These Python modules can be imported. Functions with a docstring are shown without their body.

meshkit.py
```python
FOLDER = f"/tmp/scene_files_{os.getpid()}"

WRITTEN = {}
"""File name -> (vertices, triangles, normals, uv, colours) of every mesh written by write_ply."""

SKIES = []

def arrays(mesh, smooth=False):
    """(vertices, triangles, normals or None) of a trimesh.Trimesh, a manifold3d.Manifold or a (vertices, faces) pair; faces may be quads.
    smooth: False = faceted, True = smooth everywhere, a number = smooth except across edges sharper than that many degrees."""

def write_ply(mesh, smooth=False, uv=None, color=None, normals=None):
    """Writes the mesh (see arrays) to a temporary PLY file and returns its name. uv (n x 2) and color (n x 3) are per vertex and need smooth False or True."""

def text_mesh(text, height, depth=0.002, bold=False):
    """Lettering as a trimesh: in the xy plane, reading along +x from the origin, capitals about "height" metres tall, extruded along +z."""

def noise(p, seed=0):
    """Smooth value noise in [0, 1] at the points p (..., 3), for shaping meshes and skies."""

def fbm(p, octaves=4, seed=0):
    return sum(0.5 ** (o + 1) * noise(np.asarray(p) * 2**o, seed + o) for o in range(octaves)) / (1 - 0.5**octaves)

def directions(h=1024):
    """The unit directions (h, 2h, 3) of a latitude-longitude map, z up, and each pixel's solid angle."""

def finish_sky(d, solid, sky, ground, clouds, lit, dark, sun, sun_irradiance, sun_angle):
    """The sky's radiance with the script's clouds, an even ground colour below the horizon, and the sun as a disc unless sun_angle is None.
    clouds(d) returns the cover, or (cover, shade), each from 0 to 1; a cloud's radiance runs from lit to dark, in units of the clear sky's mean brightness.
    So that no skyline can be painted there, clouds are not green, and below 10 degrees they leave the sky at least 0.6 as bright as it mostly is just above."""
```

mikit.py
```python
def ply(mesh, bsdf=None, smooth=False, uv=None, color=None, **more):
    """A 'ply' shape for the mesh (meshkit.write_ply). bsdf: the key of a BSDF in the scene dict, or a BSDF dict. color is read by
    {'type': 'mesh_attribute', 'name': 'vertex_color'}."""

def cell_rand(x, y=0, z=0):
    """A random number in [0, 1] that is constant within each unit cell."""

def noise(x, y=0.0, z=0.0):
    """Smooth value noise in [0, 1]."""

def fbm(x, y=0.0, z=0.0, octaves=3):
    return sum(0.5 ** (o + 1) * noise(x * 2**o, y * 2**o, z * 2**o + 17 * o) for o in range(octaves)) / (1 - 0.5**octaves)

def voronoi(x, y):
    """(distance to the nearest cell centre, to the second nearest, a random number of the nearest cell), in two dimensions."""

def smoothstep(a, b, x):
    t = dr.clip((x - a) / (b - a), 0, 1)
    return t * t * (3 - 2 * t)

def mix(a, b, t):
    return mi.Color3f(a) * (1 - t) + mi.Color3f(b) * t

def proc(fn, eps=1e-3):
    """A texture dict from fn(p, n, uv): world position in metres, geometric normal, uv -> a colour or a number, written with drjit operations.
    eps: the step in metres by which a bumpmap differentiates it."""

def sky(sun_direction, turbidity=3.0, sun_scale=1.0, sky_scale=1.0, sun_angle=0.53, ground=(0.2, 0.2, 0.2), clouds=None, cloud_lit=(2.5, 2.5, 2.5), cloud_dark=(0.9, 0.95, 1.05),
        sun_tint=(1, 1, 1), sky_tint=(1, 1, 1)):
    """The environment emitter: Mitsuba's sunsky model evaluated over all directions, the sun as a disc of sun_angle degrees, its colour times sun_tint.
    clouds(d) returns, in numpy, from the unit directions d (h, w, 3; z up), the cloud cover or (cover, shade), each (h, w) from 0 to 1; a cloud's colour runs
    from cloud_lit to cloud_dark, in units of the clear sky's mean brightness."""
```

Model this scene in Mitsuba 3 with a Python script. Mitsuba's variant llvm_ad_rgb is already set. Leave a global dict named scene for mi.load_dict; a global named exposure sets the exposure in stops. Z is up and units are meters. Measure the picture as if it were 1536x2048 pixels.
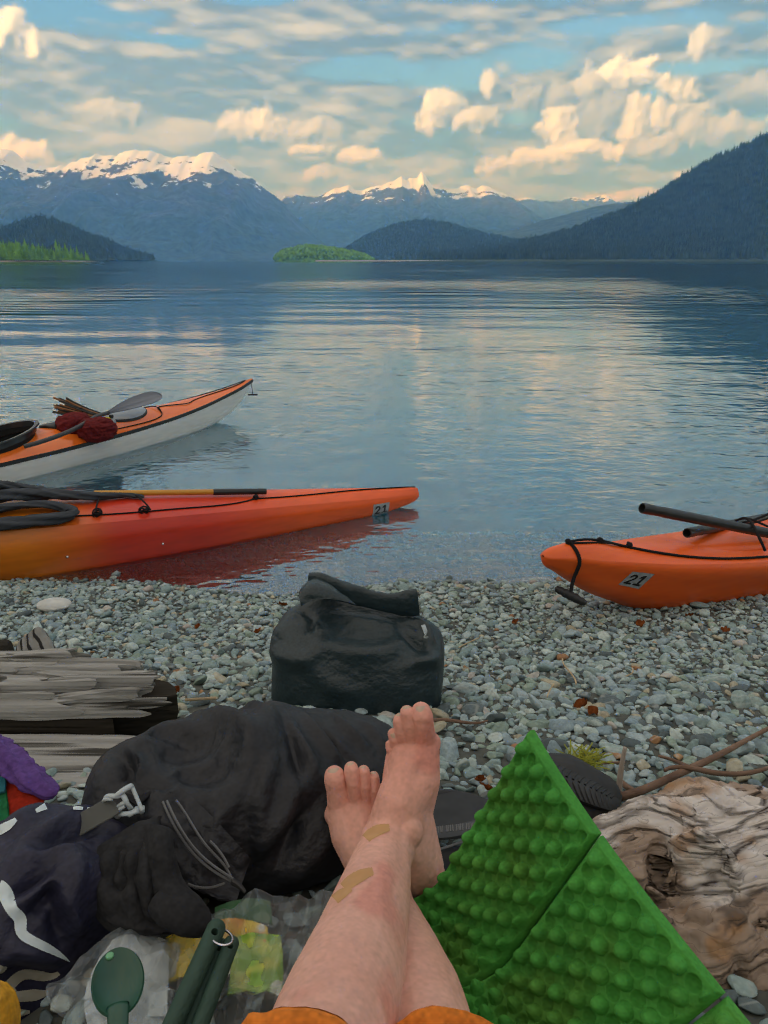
import math, random
import numpy as np
import trimesh, manifold3d, shapely
import shapely.geometry as sg
import drjit as dr
import mitsuba as mi
import mikit, meshkit
from scipy.interpolate import PchipInterpolator, CubicSpline
from scipy.spatial import cKDTree

T = mi.ScalarTransform4f
scene, labels = {}, {}
rng = np.random.default_rng(7)

# ------------------------------------------------------------------ camera, sky, sun, exposure
CAM = np.array([0.0, 0.0, 1.5])
PITCH = math.radians(18.1)
FPX = 1538.0
FWD = np.array([0, math.cos(PITCH), -math.sin(PITCH)])
DWN = np.array([0, -math.sin(PITCH), -math.cos(PITCH)])
scene['medium_haze'] = {'type': 'homogeneous', 'albedo': {'type': 'rgb', 'value': [0.86, 0.94, 0.99]},
                        'sigma_t': {'type': 'rgb', 'value': [2.3e-5, 6.3e-5, 13.5e-5]}}
scene['camera'] = {'type': 'perspective', 'fov': math.degrees(2 * math.atan(1024 / FPX)), 'fov_axis': 'y',
                   'near_clip': 0.02, 'far_clip': 90000.0,
                   'to_world': T().look_at(origin=CAM.tolist(), target=(CAM + FWD).tolist(), up=[0, 0, 1]),
                   'medium': {'type': 'ref', 'id': 'medium_haze'}}
exposure = 5.06
SUN = (-0.78, -0.62, math.tan(math.radians(4.2)))


def sstep(a, b, x):
    t = np.clip((x - a) / (b - a), 0, 1)
    return t * t * (3 - 2 * t)


def nz(x, y, s=0, o=4):
    return meshkit.fbm(np.stack([x, y, np.full_like(x, 3.7 * s)], -1), o, s)


# cumulus towers standing in the sky: azimuth, elevation, half width, half height (degrees), brightness
CUMULUS = [(-27.5, 13.4, 3.6, 2.2, 1.0), (-23.6, 12.9, 1.7, 1.1, 1.0), (-21.8, 12.3, .9, .9, .9), (-31, 12, 4, 2, .9),
           (-8.6, 8.5, 2.0, 1.1, .85), (-5.2, 8.2, 2.2, .9, .62), (-5.0, 7.0, 1.4, .6, .75), (-1.6, 6.5, 1.5, .6, .8),
           (-23.4, 6.2, 2.6, .85, 1.0), (-17.5, 8.6, 1.8, .9, .55),
           (4.3, 9.8, 1.5, 1.1, 1.0), (3.2, 8.8, 1.2, .9, .8), (6.0, 8.9, 1.8, .9, .72), (7.0, 10.9, .7, .7, .7),
           (9.6, 10.2, 1.0, .9, .42), (11.6, 10.1, 1.4, .9, .45),
           (11.8, 8.3, 1.3, 1.8, 1.0), (13.4, 7.0, 3.0, .8, 1.0), (10.9, 6.3, 2.6, .8, .82), (8.3, 6.0, 2.2, .7, .72), (14.4, 9.0, 2.2, 1.9, .45),
           (15.6, 11.1, 2.1, 1.2, 1.0), (13.6, 10.4, 1.7, 1.0, .62), (16.4, 8.6, 1.5, 1.8, .85), (17.6, 7.0, 2.2, .9, .62),
           (18.8, 10.1, 1.6, .8, .9), (17.9, 8.9, 1.1, 1.4, .85), (19.9, 7.9, 2.2, 1.3, .6), (22.4, 7.8, 2.2, .9, .55),
           (20.1, 12.6, .8, 1.0, .7), (24.6, 9.9, 2.2, .8, .5), (27, 9, 2, 1, .5),
           (16.0, 4.0, 3.2, .4, .65), (2, 4.6, 2.6, .45, .65), (-4.5, 5.4, 1.6, .6, .62), (20.5, 4.9, 1.3, .5, .75),
           (35, 8, 4, 2, .7), (44, 10, 5, 2.4, .6), (-41, 9, 4, 2, .8), (-52, 11, 5, 2.5, .7), (60, 9, 5, 2, .6), (-70, 10, 6, 2.5, .7)]
# clear gaps in the cloud layer: azimuth, elevation, half widths, depth
GAPS = [(-19, 14.2, 4.5, .8, .30), (-13.5, 13.0, 3, .5, .22), (-8.0, 15.6, 2.4, .6, .2), (10.0, 12.2, 3.4, .9, .26), (19.5, 11.2, 5, .6, .24), (15, 13.6, 6, .9, .20), (3.0, 10.9, 2.5, .5, .16), (-.5, 12.2, 2.6, .5, .16), (25, 13.3, 5, .7, .04),
        (9, 9.0, 1.4, .8, .20), (23, 7.4, 4, .7, .18), (2.4, 13.9, 3, .5, .16), (-24, 8.0, 3, .5, .12), (5.5, 11.6, 1.6, .8, .16), (17, 9.8, 1.2, .5, .25), (1.4, 9.0, 1.2, .5, .12)]


def heap(A, E):
    """Height of the heaped clouds towards the viewer, 0 at their outline, and their brightness."""
    A = A + .9 * (nz(A * .35, E * .45, 12, 3) - .5)
    E = E + .9 * (nz(A * .4, E * .5, 14, 3) - .5)
    b = 0
    for i in range(4):
        c_, s_ = math.cos(.6 + 1.1 * i), math.sin(.6 + 1.1 * i)
        b = b + .63 ** i * (1 - np.abs(2 * nz((A * c_ - E * s_) * .62 * 1.9 ** i + 9 * i, (A * s_ + E * c_) * .62 * 1.9 ** i, 20 + i, 1) - 1)) / 2.28
    H, L = np.full_like(A, -1.0), np.zeros_like(A)
    for (x, y, rx, ry, lum) in CUMULUS:
        u, v = (A - x) / rx, (E - y) / ry
        v = np.where(v < 0, v * 1.2, v)
        h = 1 - np.sqrt(u * u + v * v + 1e-9)
        L = np.where(h > H, lum, L)
        H = np.maximum(H, h)
    return H + (b - .58) * 1.5, L


def clouds(d):
    az = np.degrees(np.arctan2(d[..., 0], d[..., 1]))
    el = np.degrees(np.arcsin(np.clip(d[..., 2], -1, 1)))

    def n3(kh, kv, s, o):
        return meshkit.fbm(np.stack([d[..., 0] * kh, d[..., 1] * kh, d[..., 2] * kv + s * 3.7], -1), o, s)

    w = (n3(4, 12, 1, 3) - .5) * .9
    s1 = meshkit.fbm(np.stack([d[..., 0] * 4.6 + w, d[..., 1] * 4.6, d[..., 2] * 21 + 1.2 * w], -1), 3, 3)
    s2 = meshkit.fbm(np.stack([d[..., 0] * 13 + w, d[..., 1] * 13, d[..., 2] * 62 + 2 * w], -1), 4, 4)
    s3 = n3(38, 105, 5, 3)
    f = .46 * s1 + .34 * s2 + .20 * s3 + .125
    f = f + .10 * np.exp(-((el - 4) / 4.0) ** 2) - .06 * sstep(20, 45, el)
    for gx, gy, gw, gh, a in GAPS:
        f = f - a * np.exp(-((az - gx) / gw) ** 2 - ((el - gy) / gh) ** 2)
    cover = .94 * sstep(.42, .60, f)
    shade = np.clip(.94 - .8 * (s2 - .5) - .8 * (s3 - .5) - .6 * (s1 - .5), .6, 1.0)
    shade = shade - .08 * np.exp(-((el - 3.5) / 2.5) ** 2)
    sunny = np.clip(d @ (np.array(SUN) / np.linalg.norm(SUN)) * .5 + .5, 0, 1)
    shade = shade - .38 * sunny ** 1.5 - .34 * sstep(16, 50, el)       # cloud brightened towards the sunset, and overhead to light the shore
    front = (np.abs(az) < 80) & (el < 24)
    A, E = az[front], el[front]
    H, L = heap(A, E)
    H2, _ = heap(A - .22, E + .16)
    c = sstep(0, .36, H)
    lit = L ** 1.2 * np.clip(.56 + 1.25 * (H - H2) + .16 * np.clip(H, 0, 1), .12, 1.1)
    C, S = cover[front], shade[front]
    shade[front] = S * (1 - c) + (1 - np.clip(lit, 0, 1)) * c
    cover[front] = np.maximum(C, c * .98)
    return np.clip(cover, 0, 1), np.clip(shade, 0, 1)


scene['sky'] = mikit.sky(SUN, turbidity=2.5, sun_scale=.60, sky_scale=1.0, ground=(.08, .1, .11), clouds=clouds,
                         cloud_lit=(4.7, 4.05, 3.05), cloud_dark=(.40, .66, 1.0), sun_tint=(.42, 1.0, 6.6), sky_tint=(.15, .29, .62))


# ------------------------------------------------------------------ helpers
def at(px, py, depth):
    """The point seen at this place of the photograph, at a depth along the view (metres)."""
    return CAM + depth * ((px - 768) / FPX * np.array([1.0, 0, 0]) + FWD + (py - 1024) / FPX * DWN)


def numbered(name):
    key, n = name, 0
    while key in taken:
        n += 1
        key = f'{name}_{n:03d}'
    taken.add(key)
    return key


taken = set()


def obj(name, mesh, bsdf, parent=None, **kw):
    """One entry of the scene; a part's key starts with its parent's."""
    key = numbered(f'{parent}__{name}' if parent else name)
    scene[key] = mikit.ply(mesh, bsdf, **kw)
    return key


def thing(name, label, category, group=None):
    key = numbered(name)
    labels[key] = {'label': label, 'category': category, **({'group': group} if group else {})}
    return key


def solo(name, mesh, bsdf, label, category, group=None, **kw):
    key = thing(name, label, category, group)
    scene[key] = mikit.ply(mesh, bsdf, **kw)
    return key


def structure(name, mesh, bsdf, kind='structure', label=None, category=None, parent=None, **kw):
    if kind == 'structure' and mesh.face_normals[:, 2].sum() < 0:
        mesh.invert()
    key = obj(name, mesh, bsdf, parent, **kw)
    labels[key] = {'kind': kind, **({'label': label} if label else {}), **({'category': category} if category else {})}
    return key


def grid(P, wrap_u=False, wrap_v=False):
    """A mesh from an (nu, nv, 3) array of points."""
    nu, nv = P.shape[:2]
    iu, iv = np.arange(nu if wrap_u else nu - 1), np.arange(nv if wrap_v else nv - 1)
    a, b = np.meshgrid(iu, iv, indexing='ij')
    a2, b2 = (a + 1) % nu, (b + 1) % nv
    q = np.stack([a * nv + b, a2 * nv + b, a2 * nv + b2, a * nv + b2], -1).reshape(-1, 4)
    return trimesh.Trimesh(P.reshape(-1, 3), np.vstack([q[:, [0, 1, 2]], q[:, [0, 2, 3]]]), process=False)


def join(*meshes):
    meshes = [m for x in meshes for m in (x if isinstance(x, (list, tuple)) else [x])]
    return trimesh.util.concatenate(meshes)


def tm(man):
    m = man.to_mesh()
    return trimesh.Trimesh(m.vert_properties[:, :3], m.tri_verts, process=False)


def unit(v):
    v = np.asarray(v, float)
    return v / np.maximum(np.linalg.norm(v, axis=-1, keepdims=True), 1e-12)


def curve(points, n=40):
    """A smooth curve through the points."""
    p = np.asarray(points, float)
    t = np.r_[0, np.cumsum(np.linalg.norm(np.diff(p, axis=0), axis=1) ** .7)]
    s = np.linspace(0, t[-1], n)
    return CubicSpline(t, p)(s) if len(p) > 2 else p[0] + np.outer(s / t[-1], p[1] - p[0])


def frames(C, up=(0, 0, 1)):
    t = unit(np.gradient(C, axis=0))
    s = np.cross(t, up)
    bad = np.linalg.norm(s, axis=1) < 1e-3
    s[bad] = np.cross(t[bad], (1, 0, 0))
    s = unit(s)
    return t, s, np.cross(s, t)


def tube(points, r, n=40, k=10, squash=1.0, smooth=True, cap=True):
    """A round (or flattened) rope along the points."""
    C = curve(points, n) if smooth else np.asarray(points, float)
    t, s, u = frames(C)
    r = np.broadcast_to(np.interp(np.linspace(0, 1, len(C)), np.linspace(0, 1, len(np.atleast_1d(r))), np.atleast_1d(r)), len(C))
    a = np.arange(k) * 2 * np.pi / k
    P = C[:, None] + r[:, None, None] * (np.cos(a)[None, :, None] * s[:, None] + squash * np.sin(a)[None, :, None] * u[:, None])
    m = grid(P, wrap_v=True)
    if cap:
        v, f = np.vstack([m.vertices, C[:1], C[-1:]]), [m.faces]
        i = np.arange(k)
        n0 = len(m.vertices)
        f.append(np.stack([i, np.full(k, n0), (i + 1) % k], 1)[:, ::-1])
        e = (len(C) - 1) * k
        f.append(np.stack([e + i, np.full(k, n0 + 1), e + (i + 1) % k], 1))
        m = trimesh.Trimesh(v, np.vstack(f), process=False)
    if m.volume < 0:
        m.invert()
    return m


def band(points, width, thick, n=40, up=(0, 0, 1), twist=0.0):
    """A flat strap: width across, thick along the up side."""
    C = curve(points, n)
    t, s, u = frames(C, up)
    a = np.linspace(0, twist, n)[:, None]
    s, u = s * np.cos(a) + u * np.sin(a), u * np.cos(a) - s * np.sin(a)
    w, h = width / 2, thick / 2
    e = min(h * .6, .0015)
    prof = [(-w + e, -h), (w - e, -h), (w, -h + e), (w, h - e), (w - e, h), (-w + e, h), (-w, h - e), (-w, -h + e)]
    P = np.stack([C + a_ * s + b_ * u for a_, b_ in prof], 1)
    m = grid(P, wrap_v=True)
    caps = []
    for row in (P[0], P[-1]):
        caps.append(trimesh.Trimesh(row, [[0, i, i + 1] for i in range(1, 7)], process=False))
    return join(m, caps)


def displace(m, amount):
    n = m.vertex_normals
    m.vertices = m.vertices + n * np.asarray(amount)[:, None]
    return m


def nz3(p, f, s=0, o=4):
    return meshkit.fbm(np.asarray(p) * np.asarray(f), o, s)


def ridged(p, f, s=0, o=4):
    p = np.asarray(p) * np.asarray(f)
    return sum(.5 ** (i + 1) * (1 - np.abs(2 * meshkit.noise(p * 2 ** i, s + i) - 1)) for i in range(o)) / (1 - .5 ** o)


def bump(inner, fn, scale=1.0, eps=1e-3):
    return {'type': 'bumpmap', 'arbitrary': mikit.proc(fn, eps), 'scale': scale, 'nested': inner}


def principled(color, rough=.6, spec=.4, **kw):
    c = mikit.proc(color) if callable(color) else {'type': 'rgb', 'value': list(color)}
    return {'type': 'principled', 'base_color': c, 'roughness': rough, 'specular': spec, **kw}


def two(b):
    return {'type': 'twosided', 'nested': b}


N, F, MIX, SS = mikit.noise, mikit.fbm, mikit.mix, mikit.smoothstep

# ------------------------------------------------------------------ the beach, its pebbles, the lake
_prof = PchipInterpolator([-60, -20, -6, -2, 0, .45, .85, 1.25, 1.65, 2.4, 3.3, 3.45, 4.5, 8, 20, 60, 200, 30000],
                          [14, 5, 1.9, 1.05, .82, .775, .715, .61, .49, .262, .02, -.02, -.30, -1.2, -4, -8, -9, -9])


def gz(x, y):
    x, y = np.asarray(x, float), np.asarray(y, float)
    bay = .11 * sstep(-.75, -1.3, x) + .10 * np.exp(-((x - .25) / .45) ** 2) + .05 * np.exp(-((x - .95) / .2) ** 2) - .05 * np.exp(-((x + .5) / .3) ** 2) + .12 * np.exp(-((x - 1.5) / .5) ** 2)
    return _prof(y - bay * sstep(2.2, 3.3, y)) + .035 * (nz(x * .9, y * .9, 31, 3) - .5) * sstep(9, 4, np.abs(y)) * sstep(40, 8, np.abs(x))


xs = np.r_[-30000, -3000, -300, -60, -20, -9, np.arange(-4.5, 4.5, .05), 5, 9, 20, 60, 300, 3000, 30000]
ys = np.r_[-60, -35, -20, -10, -5, -2, np.arange(-1, 6, .05), 7, 9, 13, 20, 40, 80, 200, 1000, 5000, 30000]
gx, gy = np.meshgrid(xs, ys, indexing='ij')
scene['sand_bsdf'] = principled(lambda p, n, uv: MIX((.035, .04, .036), (.10, .105, .09), F(p.x * 60, p.y * 60, p.z * 60, 3)) * dr.select(p.z < -.7, .45, 1.0), .8)
beach = structure('beach', grid(np.stack([gx, gy, gz(gx, gy)], -1)), 'sand_bsdf', label='grey pebble beach sloping down into the lake', smooth=True)


def stone_color(p, n, uv):
    a, b = uv.x, uv.y
    c = MIX((.20, .255, .255), (.30, .345, .325), b)                       # green grey
    c = dr.select(a > .34, MIX((.20, .245, .275), (.34, .385, .395), b), c)      # blue grey
    c = dr.select(a > .58, MIX((.33, .37, .355), (.46, .485, .45), b), c)      # pale grey
    c = dr.select(a > .74, MIX((.20, .24, .20), (.27, .32, .26), b), c)      # moss grey
    c = dr.select(a > .84, MIX((.07, .085, .09), (.13, .15, .155), b), c)    # dark slate
    c = dr.select(a > .935, MIX((.34, .27, .19), (.42, .35, .25), b), c)      # tan
    c = dr.select(a > .97, MIX((.38, .30, .27), (.44, .38, .34), b), c)     # pinkish
    c = dr.select(a > .991, MIX((.30, .13, .06), (.36, .19, .09), b), c)     # rust
    k = a * 47.0
    f = F(p.x * 170 + k, p.y * 170, p.z * 170, 3)
    v = SS(.80, .96, 1 - dr.abs(2 * N(p.x * 34 + k, p.y * 55 - k, p.z * 44) - 1))
    c = c * (.60 + .86 * f) * mi.Color3f(.85, .97, .99)
    c = MIX(c, mi.Color3f(.45, .47, .44), .30 * v * dr.select(b > .45, 1.0, 0.0))
    wet = SS(.035, -.015, p.z + .04 * (N(p.x * 6, p.y * 6) - .5))
    return c * (1 - .68 * wet)


scene['stone_bsdf'] = bump(principled(stone_color, .62, .35), lambda p, n, uv: F(p.x * 220, p.y * 220, p.z * 220, 3), .0011, 6e-4)


def stones(x, y, r, seed, sub, sink=0.0):
    """Stones of radius r lying on the ground at x, y, as (vertices, faces, uv)."""
    g = np.random.default_rng(seed)
    base = trimesh.creation.icosphere(subdivisions=sub)
    bv, bf = base.vertices, base.faces
    m = len(x)
    kinds = []
    for k in range(24):
        h = np.random.default_rng(900 + k)
        v = bv.copy()
        for _ in range(h.integers(9, 15)):                      # broken faces
            q = unit(h.normal(size=3))
            lim = h.uniform(.50, .86)
            o = v @ q
            v = v - np.clip(o - lim, 0, None)[:, None] * q * h.uniform(.9, 1)
        v = v * (1 + .16 * (nz3(bv, 1.6, 40 + k, 2) - .5)[:, None])
        kinds.append(v)
    kinds = np.array(kinds)[g.integers(0, 24, m)]
    sc = np.stack([g.uniform(.95, 1.45, m), g.uniform(.72, 1.0, m), g.uniform(.34, .62, m)], 1) * r[:, None]
    v = kinds * sc[:, None]
    a, t, w = g.uniform(0, 2 * np.pi, m), g.normal(0, .42, m), g.uniform(0, 2 * np.pi, m)

    def rz(v, a):
        c, s = np.cos(a)[:, None], np.sin(a)[:, None]
        return np.stack([v[..., 0] * c - v[..., 1] * s, v[..., 0] * s + v[..., 1] * c, v[..., 2]], -1)

    v = rz(v, a)
    v = rz(v, w)
    c, s = np.cos(t)[:, None], np.sin(t)[:, None]
    v = np.stack([v[..., 0], v[..., 1] * c - v[..., 2] * s, v[..., 1] * s + v[..., 2] * c], -1)
    v = rz(v, -w)
    v = v + np.stack([x, y, gz(x, y) - sink + r * g.uniform(-.05, .50, m)], -1)[:, None]
    f = bf[None] + (np.arange(m) * len(bv))[:, None, None]
    uv = np.repeat(np.stack([g.random(m), g.random(m)], 1)[:, None], len(bv), 1)
    return v, f, uv, bf


def scatter(x0, x1, y0, y1, radii, n, overlap, seed):
    g = np.random.default_rng(seed)
    pts, rs = np.zeros((0, 2)), np.zeros(0)
    for r0, cnt in zip(radii, n):
        c = np.stack([g.uniform(x0, x1, cnt), g.uniform(y0, y1, cnt)], 1)
        r = r0 * g.uniform(.75, 1.25, cnt)
        w = np.abs(c[:, 0]) < .38 * c[:, 1] * 1.5 + .9             # only where the beach can be seen from near the camera
        w &= (r < .019) | (c[:, 1] > .95)
        c, r = c[w], r[w]
        keep = np.ones(len(c), bool)
        if len(pts):
            dd, ii = cKDTree(pts).query(c, k=6)
            keep &= (dd > overlap * (r[:, None] + rs[np.minimum(ii, len(rs) - 1)])).all(1)
        c, r = c[keep], r[keep]
        pr = cKDTree(c).query_pairs(overlap * 2 * r0 * 1.25)
        drop = set()
        for i, j in sorted(pr):
            if i not in drop and np.hypot(*(c[i] - c[j])) < overlap * (r[i] + r[j]):
                drop.add(j)
        k = np.array([i for i in range(len(c)) if i not in drop], int)
        pts, rs = np.vstack([pts, c[k]]), np.r_[rs, r[k]]
    return pts, rs


lay, lr = scatter(-3.4, 3.4, .38, 3.75, [.026, .018, .012], [6000, 22000, 40000], .62, 17)
pts, rs = scatter(-3.4, 3.4, .38, 3.75, [.030, .0215, .0155, .0115, .0085], [520, 4600, 22000, 40000, 40000], .66, 11)
dist = np.hypot(pts[:, 0], pts[:, 1])
shown = rs / dist * (np.abs(pts[:, 0]) < .5 * pts[:, 1] + .1) * (pts[:, 1] < 3.3) * (pts[:, 1] > .75)
big = np.argsort(-shown)[:300]
rest = np.setdiff1d(np.arange(len(rs)), big)
v, f, uv, bf = stones(pts[big, 0], pts[big, 1], rs[big], 5, 2)
for i in range(300):
    obj('pebble', trimesh.Trimesh(v[i], bf, process=False), 'stone_bsdf', 'beach', smooth=True, uv=uv[i])
near = rest[(dist[rest] < 2.1) & (rs[rest] > .0135)]
far = np.setdiff1d(rest, near)
tiny = far[(rs[far] <= .0125) & (dist[far] > 1.7)]
far = np.setdiff1d(far, tiny)
va, fa, ua, _ = stones(pts[near, 0], pts[near, 1], rs[near], 6, 2)
vb, fb, ub, _ = stones(pts[far, 0], pts[far, 1], rs[far], 8, 1)
ve, fe, ue, _ = stones(pts[tiny, 0], pts[tiny, 1], rs[tiny], 12, 0)
wp, wr = scatter(-4.5, 3.5, 3.6, 6.2, [.04, .028], [1500, 3500], .8, 13)
vc, fc, uc, _ = stones(wp[:, 0], wp[:, 1], wr, 9, 1)
keep = np.hypot(lay[:, 0], lay[:, 1]) < 2.6
lay, lr = lay[keep], lr[keep]
vd, fd, ud, _ = stones(lay[:, 0], lay[:, 1], lr, 10, 1, .018)
vs, fs, us, o = [], [], [], 0
for a_, b_, c_ in ((vd, fd, ud), (ve, fe, ue), (va, fa, ua), (vb, fb, ub), (vc, fc, uc)):
    vs.append(a_.reshape(-1, 3)), us.append(c_.reshape(-1, 2)), fs.append(b_.reshape(-1, 3) + o)
    o += a_.shape[0] * a_.shape[1]
structure('gravel', trimesh.Trimesh(np.vstack(vs), np.vstack(fs), process=False), 'stone_bsdf', 'stuff', 'grey and greenish pebbles covering the beach', parent='beach', smooth=True, uv=np.vstack(us))
print('pebbles', len(rs), len(wr), 'triangles', sum(map(len, fs)))


def waves(p, n, uv):
    d = dr.sqrt(p.x * p.x + p.y * p.y)
    wx = p.x + 3 * N(p.x * .05, p.y * .07, 3.3)
    ring = dr.sqrt(dr.square(p.x + 14) + dr.square(p.y + 6))
    calm = SS(.35, .72, F(p.x * .022 + 5, p.y * .030, 1.7, 2))
    ruff = .25 + .75 * SS(.30, .65, F(p.x * .11, p.y * .16, 7.7, 2))
    h = .060 * (N(wx * .22, p.y * .62, .5) - .5) * (.30 + calm) * SS(2, 14, d)
    h += .012 * dr.sin(ring * 5.2 + 2.5 * N(p.x * .15, p.y * .15, 9.1)) * SS(5, 16, d) * SS(.40, .7, N(p.x * .05 + 2, p.y * .035, 4.4)) * SS(90, 30, d)
    nearby = SS(16, 6, d)
    h += (.0150 + .0060 * nearby) * (N(p.x * 1.15 + 3, p.y * 2.4, 1.5) - .5) * ruff * SS(1.5, 6, d)
    h += (.0052 + .0070 * nearby) * (N(p.x * 3.6, p.y * 7.0, 2.5) - .5) * (.3 + .7 * ruff)
    h += (.0022 + .0048 * nearby) * (N(p.x * 8.5 + p.y * 3, p.y * 17.0, 3.5) - .5) * (.4 + .6 * ruff) * SS(60, 12, d)
    h += .0034 * (N(p.x * 22.0 - p.y * 7, p.y * 38.0, 5.5) - .5) * SS(12, 5, d)
    return h


scene['medium_water'] = {'type': 'homogeneous', 'albedo': {'type': 'rgb', 'value': [.42, .88, .985]}, 'sigma_t': {'type': 'rgb', 'value': [1.0, .95, 1.0]}, 'scale': 4.0}
scene['water_bsdf'] = bump({'type': 'blendbsdf', 'weight': .26, 'a': {'type': 'dielectric', 'int_ior': 1.62, 'ext_ior': 1.0}, 'b': two({'type': 'conductor', 'material': 'none', 'specular_reflectance': {'type': 'rgb', 'value': [.84, .92, 1.0]}})}, waves, 1.0, 4e-3)
wx_ = np.r_[-30000, -2000, -200, -30, np.linspace(-8, 8, 17), 30, 200, 2000, 30000]
wy_ = np.r_[2.6, np.linspace(3, 12, 19), 20, 60, 200, 1000, 5000, 30000]
gx, gy = np.meshgrid(wx_, wy_, indexing='ij')
structure('water', grid(np.stack([gx, gy, gx * 0], -1)), 'water_bsdf', interior={'type': 'ref', 'id': 'medium_water'}, exterior={'type': 'ref', 'id': 'medium_haze'}, label='calm rippled blue lake reflecting clouds and mountains')

# ------------------------------------------------------------------ mountains, hills, islands, woods


def skyline(points, dist):
    """x and height above the lake, at this distance, of a skyline measured in the photograph."""
    p = np.array(points, float)
    rays = [at(a, b, 1.0) - CAM for a, b in p]
    w = np.array([r * (dist / r[1]) for r in rays])
    return w[:, 0], np.maximum(w[:, 2] + CAM[2], -5)


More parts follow.
